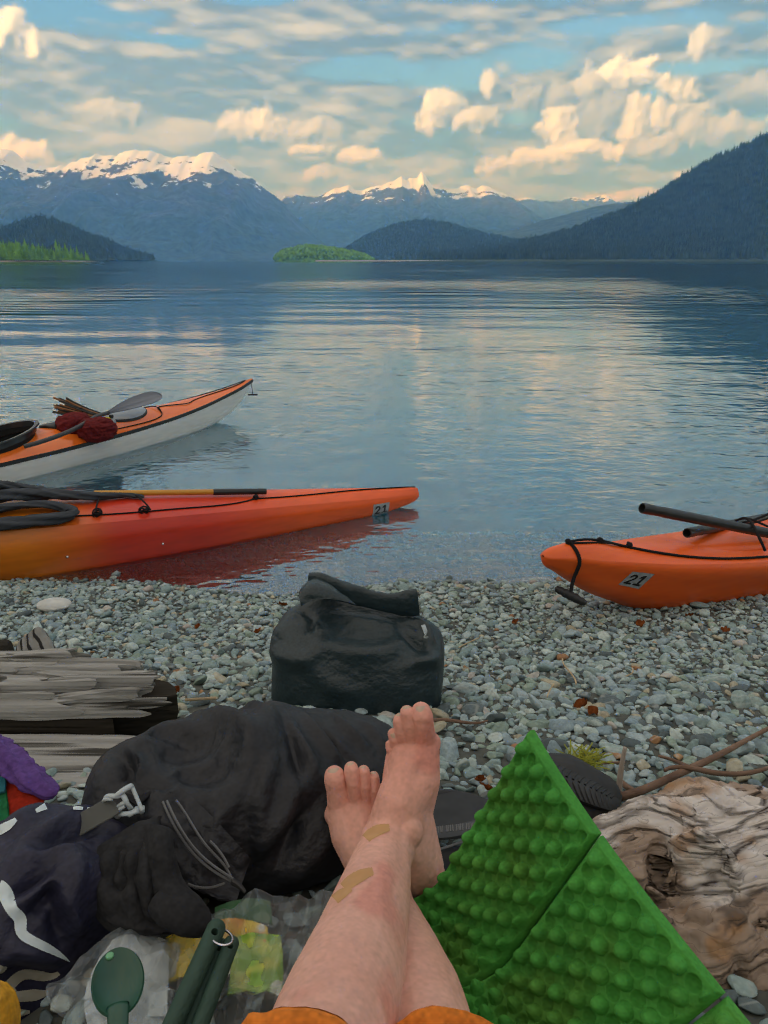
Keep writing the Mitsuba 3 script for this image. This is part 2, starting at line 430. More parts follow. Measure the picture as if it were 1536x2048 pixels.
def mountain(points, dist, deep, step, seed, rough=.16, jag=.02, back=.8, gully=1.0, spurs=3.0):
    """Terrain whose crest stands at the distance dist; its foot comes deep metres nearer."""
    X, H = skyline(points, dist)
    o = np.argsort(X)
    X, H = X[o], H[o]
    x = np.arange(X[0], X[-1], step)
    top = PchipInterpolator(X, H)(x)
    hm = top.max()
    top = top + jag * hm * (ridged(np.stack([x / hm * 8, x * 0, x * 0], 1), 1, seed, 4) - .55) * np.clip(top / hm, 0, 1)
    nv = max(24, int(deep / step * 1.2))
    v = np.r_[np.linspace(0, 1, nv), np.linspace(1, 2, nv // 3)[1:]]
    U, V = np.meshgrid(x, v, indexing='ij')
    Tp = np.repeat(top[:, None], len(v), 1)
    q = np.stack([U / hm * gully, V * spurs + 0 * U, 0 * U + seed], -1)
    wob = nz3(q, (1.3, .8, 1), seed + 3, 3) - .5
    q2 = q + np.stack([.9 * wob, 0 * wob, 0 * wob], -1)
    gl = ridged(q2, (2.0, .55, 1), seed + 5, 5) - .55
    prof = np.where(V < 1, V ** 1.15, 1 - np.maximum(V - 1, 0) ** 1.3)
    Z = Tp * prof + rough * hm * gl * np.where(V < 1, np.sin(np.pi * np.clip(V * 1.08, 0, 1)) ** .9, 0) * np.clip(Tp / hm * 1.2, 0, 1)
    Y = dist - deep * (1 - V) * (.75 + .5 * nz3(q, (.6, 0, 1), seed + 9, 2)) * np.where(V < 1, 1, back)
    # keep the crest the highest line as seen from the lake
    lim = Tp * (Y / dist) * .985
    Z = np.where(V < .985, np.minimum(Z, np.maximum(lim, prof * Tp * .9)), Z) - 6 * (V < .02)
    return grid(np.stack([U * (.35 + .65 * Y / dist) if False else U, Y, Z], -1)[:, ::-1])


def forest_color(p, n, uv):
    f = F(p.x * .02, p.y * .02, p.z * .03, 4)
    return MIX((.022, .036, .025), (.070, .095, .048), f)


def alp(line, soft, size, cover=.5):
    """Woods below, rock above, snow from the height line upward."""
    def fn(p, n, uv):
        f = F(p.x * size, p.y * size, p.z * size * 1.6, 4)
        g = F(p.x * size * 5, p.y * size * 5, p.z * size * 3, 4)
        wood = MIX((.012, .024, .018), (.04, .06, .03), g)
        rock = MIX((.03, .032, .035), (.10, .095, .09), g)
        c = MIX(wood, rock, SS(line - 2.2 * soft, line - .3 * soft, p.z + (f - .5) * soft * 2))
        s = SS(line - soft * .10, line + soft * .10, p.z + (f - .5) * soft * 2.6 + (g - .5) * soft * 1.2) * SS(cover - .02, cover + .03, g * .45 + .55 * SS(.15, .75, n.z))
        return MIX(c, mi.Color3f(.86, .88, .90), s)
    return fn


scene['forest_slope'] = principled(forest_color, .9, .1)
scene['alp_left'] = principled(alp(850, 280, .0044, .585), .85, .15)
scene['alp_middle'] = principled(alp(960, 220, .0036, .52), .85, .15)
scene['alp_far'] = principled(alp(1180, 180, .0018, .42), .85, .15)
scene['sunlit_grove_bsdf'] = two(principled(lambda p, n, uv: MIX((.03, .09, .012), (.24, .46, .05), F(p.x * .16, p.y * .16, p.z * .09, 3)), .8, .1))  # evening sun on the islands painted in as a brighter leaf green
scene['spruce_bsdf'] = principled(lambda p, n, uv: MIX((.022, .040, .026), (.075, .105, .052), N(p.x * .05, p.y * .05, p.z * .07)), .9, .1)  # colour lightened to imitate haze over the wooded hillside
scene['bark_bsdf'] = principled((.12, .085, .06), .9, .1)
scene['shore_bsdf'] = principled(lambda p, n, uv: MIX((.16, .11, .08), (.42, .36, .30), F(p.x * .05, p.y * .05, p.z * .6, 3)), .8, .2)

L1 = [(-700, 420), (-500, 350), (-320, 300), (-150, 330), (-60, 296), (0, 298), (20, 302), (45, 318), (85, 334), (130, 331), (165, 317), (190, 308), (205, 312), (250, 304), (290, 299), (305, 305), (330, 312),
      (365, 314), (390, 313), (405, 304), (425, 303), (445, 317), (465, 333), (490, 350), (520, 368), (545, 388), (565, 405), (590, 432), (620, 462), (650, 488), (680, 506), (712, 522)]
structure('mountain', mountain(L1, 9000, 3400, 20, 3, .42, .06, spurs=3.4), 'alp_left', label='long snow-capped mountain on the left of the lake', smooth=True)
L3 = [(430, 440), (480, 425), (560, 402), (582, 391), (600, 391), (630, 397), (652, 388), (680, 375), (698, 372), (712, 380), (740, 377), (775, 368), (790, 362), (803, 354), (812, 360), (822, 353), (834, 353), (843, 346), (850, 350), (856, 360),
      (870, 375), (895, 380), (920, 376), (935, 370), (952, 378), (965, 373), (985, 379), (1010, 389), (1040, 408), (1060, 422), (1090, 440), (1130, 462), (1180, 490), (1240, 515)]
structure('mountain', mountain(L3, 13000, 4200, 22, 7, .34, .06, spurs=3.4), 'alp_middle', label='jagged snowy peaks in the middle of the far shore', smooth=True)
L4 = [(900, 440), (960, 420), (1030, 400), (1050, 396), (1080, 401), (1110, 404), (1135, 396), (1150, 393), (1172, 400), (1200, 392), (1216, 391), (1232, 402), (1262, 402), (1320, 415), (1400, 440)]
structure('mountain', mountain(L4, 17000, 4200, 34, 12, .24, .05), 'alp_far', label='low distant snowy peaks right of the middle', smooth=True)
L6 = [(850, 512), (900, 492), (960, 474), (1030, 458), (1090, 440), (1150, 424), (1200, 411), (1250, 405), (1300, 402), (1360, 404), (1450, 420), (1600, 430)]
structure('hill', mountain(L6, 7500, 2200, 30, 15, .12, .01), 'forest_slope', label='blue wooded ridge behind the right hand hillside', smooth=True)
L5 = [(660, 522), (690, 502), (720, 481), (760, 462), (800, 449), (850, 443), (900, 449), (930, 459), (980, 471), (1040, 483), (1100, 494), (1200, 512), (1300, 521)]
mid_hill = mountain(L5, 4600, 1100, 18, 21, .12, .008)
structure('hill', mid_hill, 'forest_slope', label='dark low wooded hill in the middle of the far shore', smooth=True)
L7 = [(760, 523), (850, 519), (905, 514), (980, 504), (1050, 490), (1100, 478), (1150, 464), (1200, 446), (1250, 426), (1300, 401), (1340, 379), (1370, 357), (1400, 339), (1430, 321), (1450, 312), (1500, 292), (1536, 273),
      (1620, 225), (1750, 165), (1950, 110), (2200, 140), (2500, 260)]
right_hill = mountain(L7, 3000, 1300, 16, 25, .10, .006)
structure('hill', right_hill, 'forest_slope', label='steep dark wooded hillside at the right of the lake', smooth=True)
L2 = [(-260, 430), (-150, 470), (-60, 500), (-20, 485), (20, 462), (50, 447), (85, 440), (110, 446), (145, 462), (190, 482), (230, 503), (262, 522)]
left_hill = mountain(L2, 2600, 600, 12, 29, .12, .006)
structure('hill', left_hill, 'forest_slope', label='small wooded hill behind the left island', smooth=True)
# unseen ridge added behind the camera, its heights shaped to block the low sun
bx = np.arange(-16000, 16001, 250.0)
bv = np.linspace(-1, 1, 25)
BU, BV = np.meshgrid(bx, bv, indexing='ij')
shade_ridge_h = 1060 + .035 * np.minimum(np.abs(bx), 11000) + 300 * (nz(bx / 2600, bx * 0, 51, 4) - .5)
SD = np.array([SUN[0], SUN[1]]) / np.hypot(SUN[0], SUN[1])
SP = np.array([-SD[1], SD[0]])
BZ = shade_ridge_h[:, None] * (1 - np.abs(BV) ** 1.2) + 150 * (ridged(np.stack([BU / 900, BV * 2, BU * 0], -1), 1, 55, 4) - .5) * (1 - np.abs(BV)) - 6 * (np.abs(BV) > .97)
B = SD * 4300 + SP * BU[..., None] + SD * (BV[..., None] * 2300)
structure('mountain', grid(np.concatenate([B, BZ[..., None]], -1)), 'forest_slope', label='unseen wooded ridge added behind the beach to block the low sun', smooth=True)


def conifers(p, h, seed, sides=5, tiers=2, wide=.20):
    """Many simple conifers, as one mesh."""
    g = np.random.default_rng(seed)
    m = len(p)
    a = np.arange(sides) * 2 * np.pi / sides
    vs, fs, o = [], [], 0
    for t in range(tiers):
        z0, z1, r = (t * .62 / tiers) * .9 + .02, 1 - (tiers - 1 - t) * .34, wide * (1 - .42 * t * 2 / tiers)
        rr = r * g.uniform(.7, 1.25, (m, sides)) * h[:, None]
        ph = a[None] + g.uniform(0, 6, (m, 1))
        ring = np.stack([rr * np.cos(ph), rr * np.sin(ph), (z0 + g.uniform(-.04, .04, (m, sides))) * h[:, None]], -1)
        tip = np.stack([g.normal(0, .02, m) * h, g.normal(0, .02, m) * h, z1 * h], -1)[:, None]
        vs.append((np.concatenate([ring, tip], 1) + p[:, None]).reshape(-1, 3))
        i = np.arange(sides)
        f = np.stack([i, (i + 1) % sides, np.full(sides, sides)], 1)
        fs.append((f[None] + (np.arange(m) * (sides + 1))[:, None, None]).reshape(-1, 3) + o)
        o += m * (sides + 1)
    return trimesh.Trimesh(np.vstack(vs), np.vstack(fs), process=False)


def wood_on(mesh, n, seed, h0, h1, zmin=4, zmax=9e9):
    g = np.random.default_rng(seed)
    t = mesh.triangles
    c = t.mean(1)
    w = np.linalg.norm(np.cross(t[:, 1] - t[:, 0], t[:, 2] - t[:, 0]), axis=1)
    w = w * (c[:, 2] > zmin) * (c[:, 2] < zmax) * (np.abs(c[:, 0] / c[:, 1]) < .62)
    i = g.choice(len(t), n, p=w / w.sum())
    b = g.dirichlet([1, 1, 1], n)
    p = (t[i] * b[..., None]).sum(1)
    p[:, 2] -= 1.5
    return conifers(p, g.uniform(h0, h1, n) * np.where(g.random(n) < .06, 1.35, 1), seed + 1)


structure('forest', wood_on(right_hill, 42000, 61, 15, 30), 'spruce_bsdf', 'stuff', 'dark conifer forest covering the right hand hillside')
structure('forest', wood_on(mid_hill, 15000, 63, 15, 28), 'spruce_bsdf', 'stuff', 'dark conifer forest covering the middle hill')
structure('forest', wood_on(left_hill, 7000, 65, 14, 26), 'spruce_bsdf', 'stuff', 'conifer forest covering the hill behind the left island')


def island(points, dist, deep, seed):
    X, H = skyline(points, dist)
    x = np.linspace(X.min(), X.max(), 60)
    top = PchipInterpolator(X, H)(x)
    v = np.linspace(-1, 1, 25)
    U, V = np.meshgrid(x, v, indexing='ij')
    e = np.sin(np.pi * (U - x[0]) / (x[-1] - x[0])) ** .5
    Z = top[:, None] * np.clip(1 - np.abs(V) ** 3, 0, 1) + .6 * (nz(U * .08, V * 6, seed, 3) - .5) - 3 * (np.abs(V) > .96)
    return grid(np.stack([U, dist + V * deep * (.3 + .7 * e), Z], -1))


isl = island([(-320, 530), (-250, 521), (-120, 519), (0, 520), (100, 521.5), (160, 522.5), (196, 526)], 1150, 90, 71)
structure('island', isl, 'shore_bsdf', label='low rocky island on the left with bright green trees', smooth=True)
g = np.random.default_rng(77)
# the front row of the island's trees one by one, the rest of its wood as one mass
cone = trimesh.creation.cone(radius=1, height=1, sections=9)


def tree_crown(h, seed):
    q = np.random.default_rng(seed)
    out = []
    for t in range(6):
        z = .08 + t * .15
        r = .25 * (1 - .15 * t) * q.uniform(.85, 1.15)
        c = cone.copy()
        w = 1 + .35 * (q.random(len(c.vertices)) - .5)
        c.vertices = c.vertices * np.stack([w * r * h, w * r * h, np.full(len(w), .30 * h)], 1) + [q.normal(0, .008) * h, q.normal(0, .008) * h, z * h]
        out.append(c)
    return join(out)


for i in range(34):
    px = -6 + i * 5.55 + g.uniform(-1.8, 1.8)
    hp = np.interp(px, [-10, 20, 60, 110, 150, 186], [36, 36, 38, 33, 27, 18]) * g.uniform(.55, 1.12)
    d_ = g.uniform(1082, 1120)
    p = at(px, 521.2, d_ / FWD[1] * .9)
    p = np.array([p[0] * d_ / p[1], d_, 1.2])
    h = hp * d_ / FPX
    k = thing('conifer_tree', 'bright green conifer in the front row of trees on the left island', 'tree', 'conifers on the left island')
    obj('trunk', trimesh.creation.cylinder(radius=.014 * h, height=.3 * h, sections=7, transform=trimesh.transformations.translation_matrix(p + [0, 0, .12 * h])), 'bark_bsdf', k)
    c = tree_crown(h, 100 + i)
    c.vertices += p
    obj('crown', c, 'sunlit_grove_bsdf', k)
n = 900
px = g.uniform(-250, 176, n)
d_ = g.uniform(1120, 1200, n)
x = (px - 768) / FPX * d_ * 1.0 / FWD[1] * .985
hh = np.interp(px, [-250, -10, 20, 60, 110, 150, 186], [30, 37, 37, 39, 34, 26, 12]) * g.uniform(.6, 1.0, n) * d_ / FPX
structure('forest', conifers(np.stack([x, d_, np.full(n, 2.0)], 1), hh, 78, 6, 3, .30), 'sunlit_grove_bsdf', 'stuff', 'bright green conifers filling the left island behind its front row')
is2 = island([(552, 524), (562, 512), (585, 503), (620, 497), (655, 500), (690, 506), (720, 512), (745, 524)], 2400, 130, 73)
structure('island', is2, 'sunlit_grove_bsdf', label='bright green wooded islet in the middle of the lake', smooth=True)


def leafy(p, r, seed):
    """Round broadleaf crowns, as one mesh."""
    g = np.random.default_rng(seed)
    b = trimesh.creation.icosphere(subdivisions=1)
    v = b.vertices[None] * r[:, None, None] * g.uniform(.7, 1.25, (len(p), len(b.vertices), 1)) * [1, 1, 1.1] + p[:, None]
    return trimesh.Trimesh(v.reshape(-1, 3), (b.faces[None] + (np.arange(len(p)) * len(b.vertices))[:, None, None]).reshape(-1, 3), process=False)


w = is2.triangles.mean(1)
w = w[w[:, 2] > 2]
w = w[g.integers(0, len(w), 1500)] + g.normal(0, 2.5, (1500, 3)) * [1, 1, .4]
structure('forest', leafy(w + [0, 0, 3], g.uniform(2.5, 9, 1500), 79), 'sunlit_grove_bsdf', 'stuff', 'bright green broadleaf wood covering the islet in the middle')
# a pale strip of shore along the foot of the right hand hillside
sx = np.linspace(-180, 2600, 120)
sy = 1960 + 240 * np.exp(-((sx - 100) / 500) ** 2) - 60 * nz(sx / 300, sx * 0, 83, 3)
structure('shore', grid(np.stack([np.stack([sx, sy - 8, sx * 0 - 1], 1), np.stack([sx, sy, sx * 0 + .8], 1), np.stack([sx, sy + 12, sx * 0 + 2.0], 1), np.stack([sx, sy + 30, sx * 0 + 3.0], 1)], 0)), 'shore_bsdf', label='thin pale stony shore under the right hand hillside')

scene['null_bsdf'] = {'type': 'null'}
scene['haze'] = {'type': 'cube', 'to_world': T().translate([0, 4000, 985]).scale([32500, 27500, 1000]), 'bsdf': {'type': 'ref', 'id': 'null_bsdf'}, 'interior': {'type': 'ref', 'id': 'medium_haze'}}
labels['haze'] = {'kind': 'stuff', 'label': 'blue evening haze over the lake'}

# ------------------------------------------------------------------ kayaks


def rays_of(px):
    px = np.asarray(px, float).reshape(-1, 2)
    return (px[:, :1] - 768) / FPX * np.array([[1.0, 0, 0]]) + FWD + (px[:, 1:] - 1024) / FPX * DWN


def hit(mesh, px):
    """First point of the mesh along the sight line to each place of the photograph (nan: none)."""
    d = rays_of(px)
    v = mesh.vertices - CAM
    den = v @ FWD
    pv = np.stack([768 + FPX * v[:, 0] / den, 1024 + FPX * (v @ DWN) / den], 1)
    tri = pv[mesh.faces]
    out = np.full((len(d), 3), np.nan)
    lo, hi = tri.min(1), tri.max(1)
    for i, q in enumerate(np.asarray(px, float).reshape(-1, 2)):
        c = np.nonzero((lo[:, 0] <= q[0]) & (hi[:, 0] >= q[0]) & (lo[:, 1] <= q[1]) & (hi[:, 1] >= q[1]))[0]
        if not len(c):
            continue
        a, b, e = (v[mesh.faces[c, k]] for k in range(3))
        n = np.cross(b - a, e - a)
        t = (a * n).sum(1) / np.where(np.abs(n @ d[i]) < 1e-12, 1e-12, n @ d[i])
        x = t[:, None] * d[i]
        w = np.stack([(np.cross(e - b, x - b) * n).sum(1), (np.cross(a - e, x - e) * n).sum(1), (np.cross(b - a, x - a) * n).sum(1)], 1)
        ok = (w >= -1e-9 * np.abs(n).sum(1)[:, None]).all(1) & (t > 0)
        if ok.any():
            out[i] = CAM + x[ok][np.argmin(t[ok])]
    return out


class Kayak:
    """A hull and a deck lofted along an axis; u is the distance from the bow."""

    def __init__(self, bow, stern_dir, rows, section, crown=1.8):
        self.bow = np.array([bow[0], bow[1], 0.0])
        self.ax = unit(np.array([stern_dir[0], stern_dir[1], 0.0]))
        self.sd = np.array([-self.ax[1], self.ax[0], 0.0])
        r = np.array(rows, float)
        self.u0, self.u1 = r[0, 0], r[-1, 0]
        self.b, self.zk, self.zg, self.zc = [PchipInterpolator(r[:, 0], r[:, i]) for i in (1, 2, 3, 4)]
        s = np.array(section, float)
        t = np.r_[0, np.cumsum(np.linalg.norm(np.diff(s, axis=0), axis=1))]
        self.sy, self.sz = [PchipInterpolator(t / t[-1], s[:, i]) for i in (0, 1)]
        self.crown, self.edge = crown, s[-1, 0]

    def place(self, u, y, z):
        u, y, z = np.broadcast_arrays(u, y, z)
        return self.bow + u[..., None] * self.ax + y[..., None] * self.sd + z[..., None] * np.array([0, 0, 1.0])

    def hull(self, u, s):
        """s from -1 (one gunwale) over 0 (keel) to 1 (the other)."""
        b, zk, zg = self.b(u), self.zk(u), self.zg(u)
        return self.place(u, np.sign(s) * b * self.sy(np.abs(s)), zk + (zg - zk) * self.sz(np.abs(s)))

    def deck(self, u, w):
        b, zg, zc = self.b(u) * self.edge, self.zg(u), self.zc(u)
        return self.place(u, w * b, zg + (zc - zg) * (1 - np.abs(w) ** self.crown))

    def normal(self, f, u, s, e=1e-3):
        n = unit(np.cross(f(u + e, s) - f(u - e, s), f(u, s + e) - f(u, s - e)))
        c = self.place(u, 0 * u, (self.zk(u) + self.zg(u)) / 2)
        return n * np.sign(((f(u, s) - c) * n).sum(-1, keepdims=True))

    def on(self, f, u, s, lift):
        u, s = np.broadcast_arrays(np.asarray(u, float), np.asarray(s, float))
        return f(u, s) + lift * self.normal(f, u, s)

    def us(self, n):
        t = np.linspace(0, 1, n) ** 1.6
        return self.u0 + (self.u1 - self.u0) * t

    def hull_mesh(self, n=120, m=57):
        U, S = np.meshgrid(self.us(n), np.linspace(-1, 1, m), indexing='ij')
        return self.fix(self.capped(self.hull(U, S)))

    def deck_mesh(self, n=120, m=33):
        U, W = np.meshgrid(self.us(n), np.linspace(-1, 1, m), indexing='ij')
        return self.fix(grid(self.deck(U, W)), up=True)

    def capped(self, P):
        return join(grid(P), trimesh.Trimesh(P[0], [[0, i, i + 1] for i in range(1, len(P[0]) - 1)], process=False))

    def fix(self, m, up=False):
        n = m.face_normals
        if up:
            if n[:, 2].sum() < 0:
                m.invert()
        elif ((m.triangles_center - self.place(3 * .3 + 0 * m.triangles_center[:, 0], 0, .2)) * n).sum() < 0:
            m.invert()
        return m

    def line(self, us, ws, r, lift=None, n=60):
        """A rope over the deck."""
        P = curve(self.on(self.deck, np.array(us), np.array(ws), (r if lift is None else lift)), n)
        return tube(P, r, n, 7, smooth=False)

    def decal(self, u0, u1, s0, s1, text, k, parent, plate='decal_bsdf', slant=0.0):
        """A number plate stuck on the side of the hull: u1 is where the text starts."""
        U, S = np.meshgrid(np.linspace(u1, u0, 9), np.linspace(s0, s1, 9), indexing='ij')
        sh = slant * (S - s0) / (s1 - s0)
        m = grid(self.on(self.hull, U - sh, S, .0015))
        if ((m.face_normals * self.normal(self.hull, np.array([u0]), np.array([s0]))).sum(1)).sum() < 0:
            m.invert()
        d = obj('number_plate', m, plate, parent, smooth=True)
        t = meshkit.text_mesh(text, 1.0, .002, True)
        v = t.vertices
        v = v - [v[:, 0].min(), v[:, 1].min(), 0]
        v = v / [v[:, 0].max(), v[:, 1].max(), 1]
        t.vertices = v
        t = t.subdivide().subdivide()
        v = t.vertices
        a, c = .12 + .76 * v[:, 0], .16 + .68 * v[:, 1]
        uu, ss = u1 + (u0 - u1) * a, s0 + (s1 - s0) * c
        t.vertices = self.on(self.hull, uu - slant * c, ss, .0018) + v[:, 2:3] * .5 * self.normal(self.hull, uu, ss)
        obj('lettering', t, 'ink_bsdf', d)


def scuff(p):
    return F(p.x * 9, p.y * 9, p.z * 40, 3)


def orange_hull(p, n, uv):
    u = (.2 - p.x) * .9 + (4.75 - p.y) * .44
    c = MIX((.78, .105, .012), (.54, .032, .012), SS(.7, 1.5, u))
    c = MIX(c, mi.Color3f(.68, .19, .012), SS(1.80, 2.35, u + .08 * (N(p.x * 6, p.y * 6, p.z * 6) - .5)))
    return c * (.86 + .26 * scuff(p))


peel = lambda p, n, uv: F(p.x * 160, p.y * 160, p.z * 160, 2)
scene['fade_plastic'] = bump(principled(orange_hull, .33, .5), peel, .00035, 8e-4)
scene['orange_plastic'] = bump(principled(lambda p, n, uv: MIX((.70, .085, .008), (.80, .135, .014), scuff(p)), .33, .5), peel, .00035, 8e-4)
scene['orange_deck'] = principled(lambda p, n, uv: MIX((.72, .13, .012), (.82, .19, .02), scuff(p)), .16, .6, clearcoat=.6)
scene['white_hull'] = principled(lambda p, n, uv: MIX((.58, .60, .57), (.72, .73, .70), scuff(p)), .2, .5)
scene['black_rubber'] = principled((.018, .019, .021), .5, .4)
scene['black_gloss'] = principled((.016, .017, .019), .25, .5)
scene['dark_inside'] = two(principled((.012, .013, .013), .7, .2))
scene['rope_bsdf'] = bump(principled((.014, .014, .016), .8, .2), lambda p, n, uv: N(p.x * 400, p.y * 400, p.z * 400), .002, 4e-4)
scene['decal_bsdf'] = two(principled(lambda p, n, uv: MIX((.24, .27, .29), (.36, .39, .41), F(p.x * 60, p.y * 60, p.z * 60, 2)), .45, .4))
scene['ink_bsdf'] = principled((.012, .012, .013), .5, .3)
scene['steel_bsdf'] = {'type': 'roughconductor', 'material': 'Cr', 'alpha': .2}
scene['hatch_bsdf'] = principled((.20, .24, .28), .12, .7, clearcoat=.7)
scene['grey_blade'] = principled((.11, .13, .17), .3, .5)
scene['dark_shaft'] = principled((.035, .037, .042), .35, .5)
scene['yellow_shaft'] = principled((.55, .26, .03), .35, .5)
scene['grey_cloth'] = bump(principled((.045, .052, .062), .85, .15, sheen=.4), lambda p, n, uv: F(p.x * 70, p.y * 110, p.z * 110, 3), .006, 8e-4)
scene['red_mesh'] = bump(principled(lambda p, n, uv: MIX((.055, .006, .008), (.20, .02, .022), F(p.x * 60, p.y * 60, p.z * 60, 3)), .8, .2), lambda p, n, uv: F(p.x * 90, p.y * 90, p.z * 90, 2), .012, 1e-3)

HARD = [(0, 0), (.40, .015), (.72, .10), (.90, .33), (1.0, .74), (.985, .80), (.90, 1.0)]
SOFT = [(0, 0), (.45, .05), (.76, .22), (.93, .52), (1.0, .86), (1.0, 1.0)]
DEEP = [(0, 0), (.36, .10), (.66, .32), (.84, .60), (.985, .84), (1.0, .88), (.95, 1.0)]

# --- the kayak half in the water, bow pointing away to the right
K = Kayak((.215, 4.755), (-.90, -.44), [(0, .022, .045, .080, .108), (.04, .042, .026, .082, .120), (.15, .068, .004, .092, .130), (.3, .098, -.015, .105, .146), (.8, .178, -.025, .154, .197), (1.4, .242, -.05, .203, .250),
                                        (2.0, .280, -.06, .245, .302), (2.45, .288, -.05, .272, .345), (3.1, .28, .02, .31, .39), (4.0, .16, .08, .38, .44), (4.5, .02, .22, .44, .47)], HARD, 1.7)
K1 = K
kk = thing('kayak', 'orange kayak fading to yellow, half in the water with its bow pointing right', 'kayak', 'sea kayaks at the shore')
obj('hull', K.hull_mesh(), 'fade_plastic', kk, smooth=24)
obj('deck', K.deck_mesh(), 'fade_plastic', kk, smooth=True)
near = 1 if K.sd[1] < 0 else -1
K.decal(.245, .365, near * .44, near * .84, '21', 1, kk)
for px_u in (1.66, 2.13):
    c = K.on(K.hull, np.array([px_u]), np.array([near * .70]), .002)[0]
    b = trimesh.creation.icosphere(subdivisions=2, radius=.0075)
    obj('rivet', trimesh.Trimesh(b.vertices * [1, 1, 1] + c, b.faces, process=False), 'steel_bsdf', kk, smooth=True)
obj('deck_line', K.line([.02, .25, .50, .75, 1.0, 1.12], [0, .15 * near, .30 * near, .46 * near, .52 * near, .50 * near], .004), 'rope_bsdf', kk)
obj('deck_line', K.line([1.10, 1.3, 1.55, 1.8, 2.05, 2.4], [.5 * near, .72 * near, .74 * near, .76 * near, .74 * near, .72 * near], .004), 'rope_bsdf', kk)
def knot(c, r, seed, turns=3):
    q = np.random.default_rng(seed)
    out = []
    for _ in range(turns):
        a = unit(q.normal(size=3))
        b = unit(np.cross(a, q.normal(size=3)))
        th = np.linspace(0, 2 * np.pi, 9)
        P = c + r * (np.cos(th)[:, None] * a * q.uniform(.6, 1.2) + np.sin(th)[:, None] * b * q.uniform(.6, 1.1))
        out.append(tube(P, .0042, 22, 6))
    return join(out)


for u_, w_, r_ in ((1.10, .50, .014), (1.73, .75, .026), (1.96, .74, .024)):
    obj('fitting', knot(K.on(K.deck, np.array([u_]), np.array([w_ * near]), .012)[0], r_, int(u_ * 100), 4), 'rope_bsdf', kk)
obj('bungee', K.line([1.70, 1.73, 1.77, 1.80], [.8 * near, .3 * near, -.2 * near, -.8 * near], .0045, .022), 'rope_bsdf', kk)
obj('bungee', K.line([1.97, 1.94, 1.90, 1.88], [.8 * near, .35 * near, -.2 * near, -.8 * near], .0045, .030), 'rope_bsdf', kk)
P = K.on(K.deck, np.array([1.95, 1.03]), np.array([-.05 * near, .34 * near]), .028)
pk = thing('paddle', 'paddle half with yellow shaft and black ferrule lying on the kayak half in the water', 'paddle')
obj('shaft', tube([P[0], P[0] + (P[1] - P[0]) * .68], .0155, 12, 14, smooth=False), 'yellow_shaft', pk, smooth=40)
obj('ferrule', tube([P[0] + (P[1] - P[0]) * .675, P[1]], .0175, 12, 14, smooth=False), 'black_gloss', pk, smooth=40)


def cloth_rope(points, r, seed, n=90, k=22, squash=.55, turns=1.1):
    """A twisted, creased length of fabric."""
    C = curve(points, n)
    t, s, u = frames(C)
    a = np.arange(k) * 2 * np.pi / k
    L = np.linspace(0, 1, n)
    A, Q = np.meshgrid(a, L)
    w = A + turns * 2 * np.pi * Q
    cr = 1 + .22 * np.sin(3 * w + 2) * .6 + .18 * np.sin(5 * w + 7 * Q) + .5 * (meshkit.fbm(np.stack([np.cos(A) * 1.5, np.sin(A) * 1.5, Q * 14], -1), 3, seed) - .5)
    rr = np.interp(L, np.linspace(0, 1, len(np.atleast_1d(r))), np.atleast_1d(r)) if np.ndim(r) else np.full(n, r)
    e = np.sqrt(np.clip(1 - np.abs(2 * L - 1) ** 24, 0, 1))
    P = C[:, None] + (rr * e)[:, None, None] * cr[..., None] * (np.cos(a)[None, :, None] * s[:, None] + squash * np.sin(a)[None, :, None] * u[:, None])
    m = grid(P, wrap_v=True)
    if m.volume < 0:
        m.invert()
    return m


B = lambda u, w, l: K.on(K.deck, np.array([u]), np.array([w * near]), l)[0]
ck = thing('spray_skirt', 'dark grey twisted cloth bundled over the deck of the kayak half in the water', 'cloth')
obj('fold', cloth_rope([B(2.75, .1, .05), B(2.5, .25, .05), B(2.25, .1, .05), B(2.02, .15, .035), B(1.80, .05, .02), B(1.70, .2, .015)], [.05, .055, .045, .032, .018], 3), 'grey_cloth', ck, smooth=True)
obj('fold', cloth_rope([B(2.70, .95, .02), B(2.45, .93, .025), B(2.2, .9, .03), B(2.08, .75, .03), B(2.13, .55, .035), B(2.32, .5, .04), B(2.6, .6, .04)], [.05, .048, .044, .03, .03, .035], 5), 'grey_cloth', ck, smooth=True)
obj('fold', cloth_rope([B(2.8, .5, .07), B(2.5, .0, .09), B(2.3, -.1, .07), B(2.1, .2, .05)], [.04, .045, .035, .02], 8), 'grey_cloth', ck, smooth=True)

# --- the kayak pulled up on the pebbles at the right, bow towards us
K = Kayak((.585, 2.575), (.84, .55), [(-.02, .008, .478, .494, .500), (-.01, .024, .458, .494, .510), (.03, .042, .430, .492, .519), (.10, .058, .380, .480, .520), (.22, .086, .300, .452, .505), (.36, .118, .228, .425, .462), (.52, .156, .150, .395, .436), (.60, .172, .120, .382, .424),
                                     (.9, .215, .055, .335, .376), (1.3, .250, .0, .280, .335), (1.9, .285, -.10, .20, .28), (2.6, .28, -.20, .11, .22), (3.6, .18, -.26, .02, .12), (4.4, .02, -.2, .04, .08)], DEEP, 2.0)
kk = thing('kayak', 'plain orange kayak pulled up on the pebbles at the right, bow with hanging toggle', 'kayak', 'sea kayaks at the shore')
obj('hull', K.hull_mesh(), 'orange_plastic', kk, smooth=26)
obj('deck', K.deck_mesh(), 'orange_plastic', kk, smooth=True)
near = 1 if K.sd[1] < 0 else -1
K.decal(.405, .305, near * .60, near * .87, '21', 2, kk, slant=-.036)
B = lambda u, w, l: K.on(K.deck, np.array([u]), np.array([w * near]), l)[0]
HS = lambda u, s, l: K.on(K.hull, np.array([u]), np.array([s * near]), l)[0]
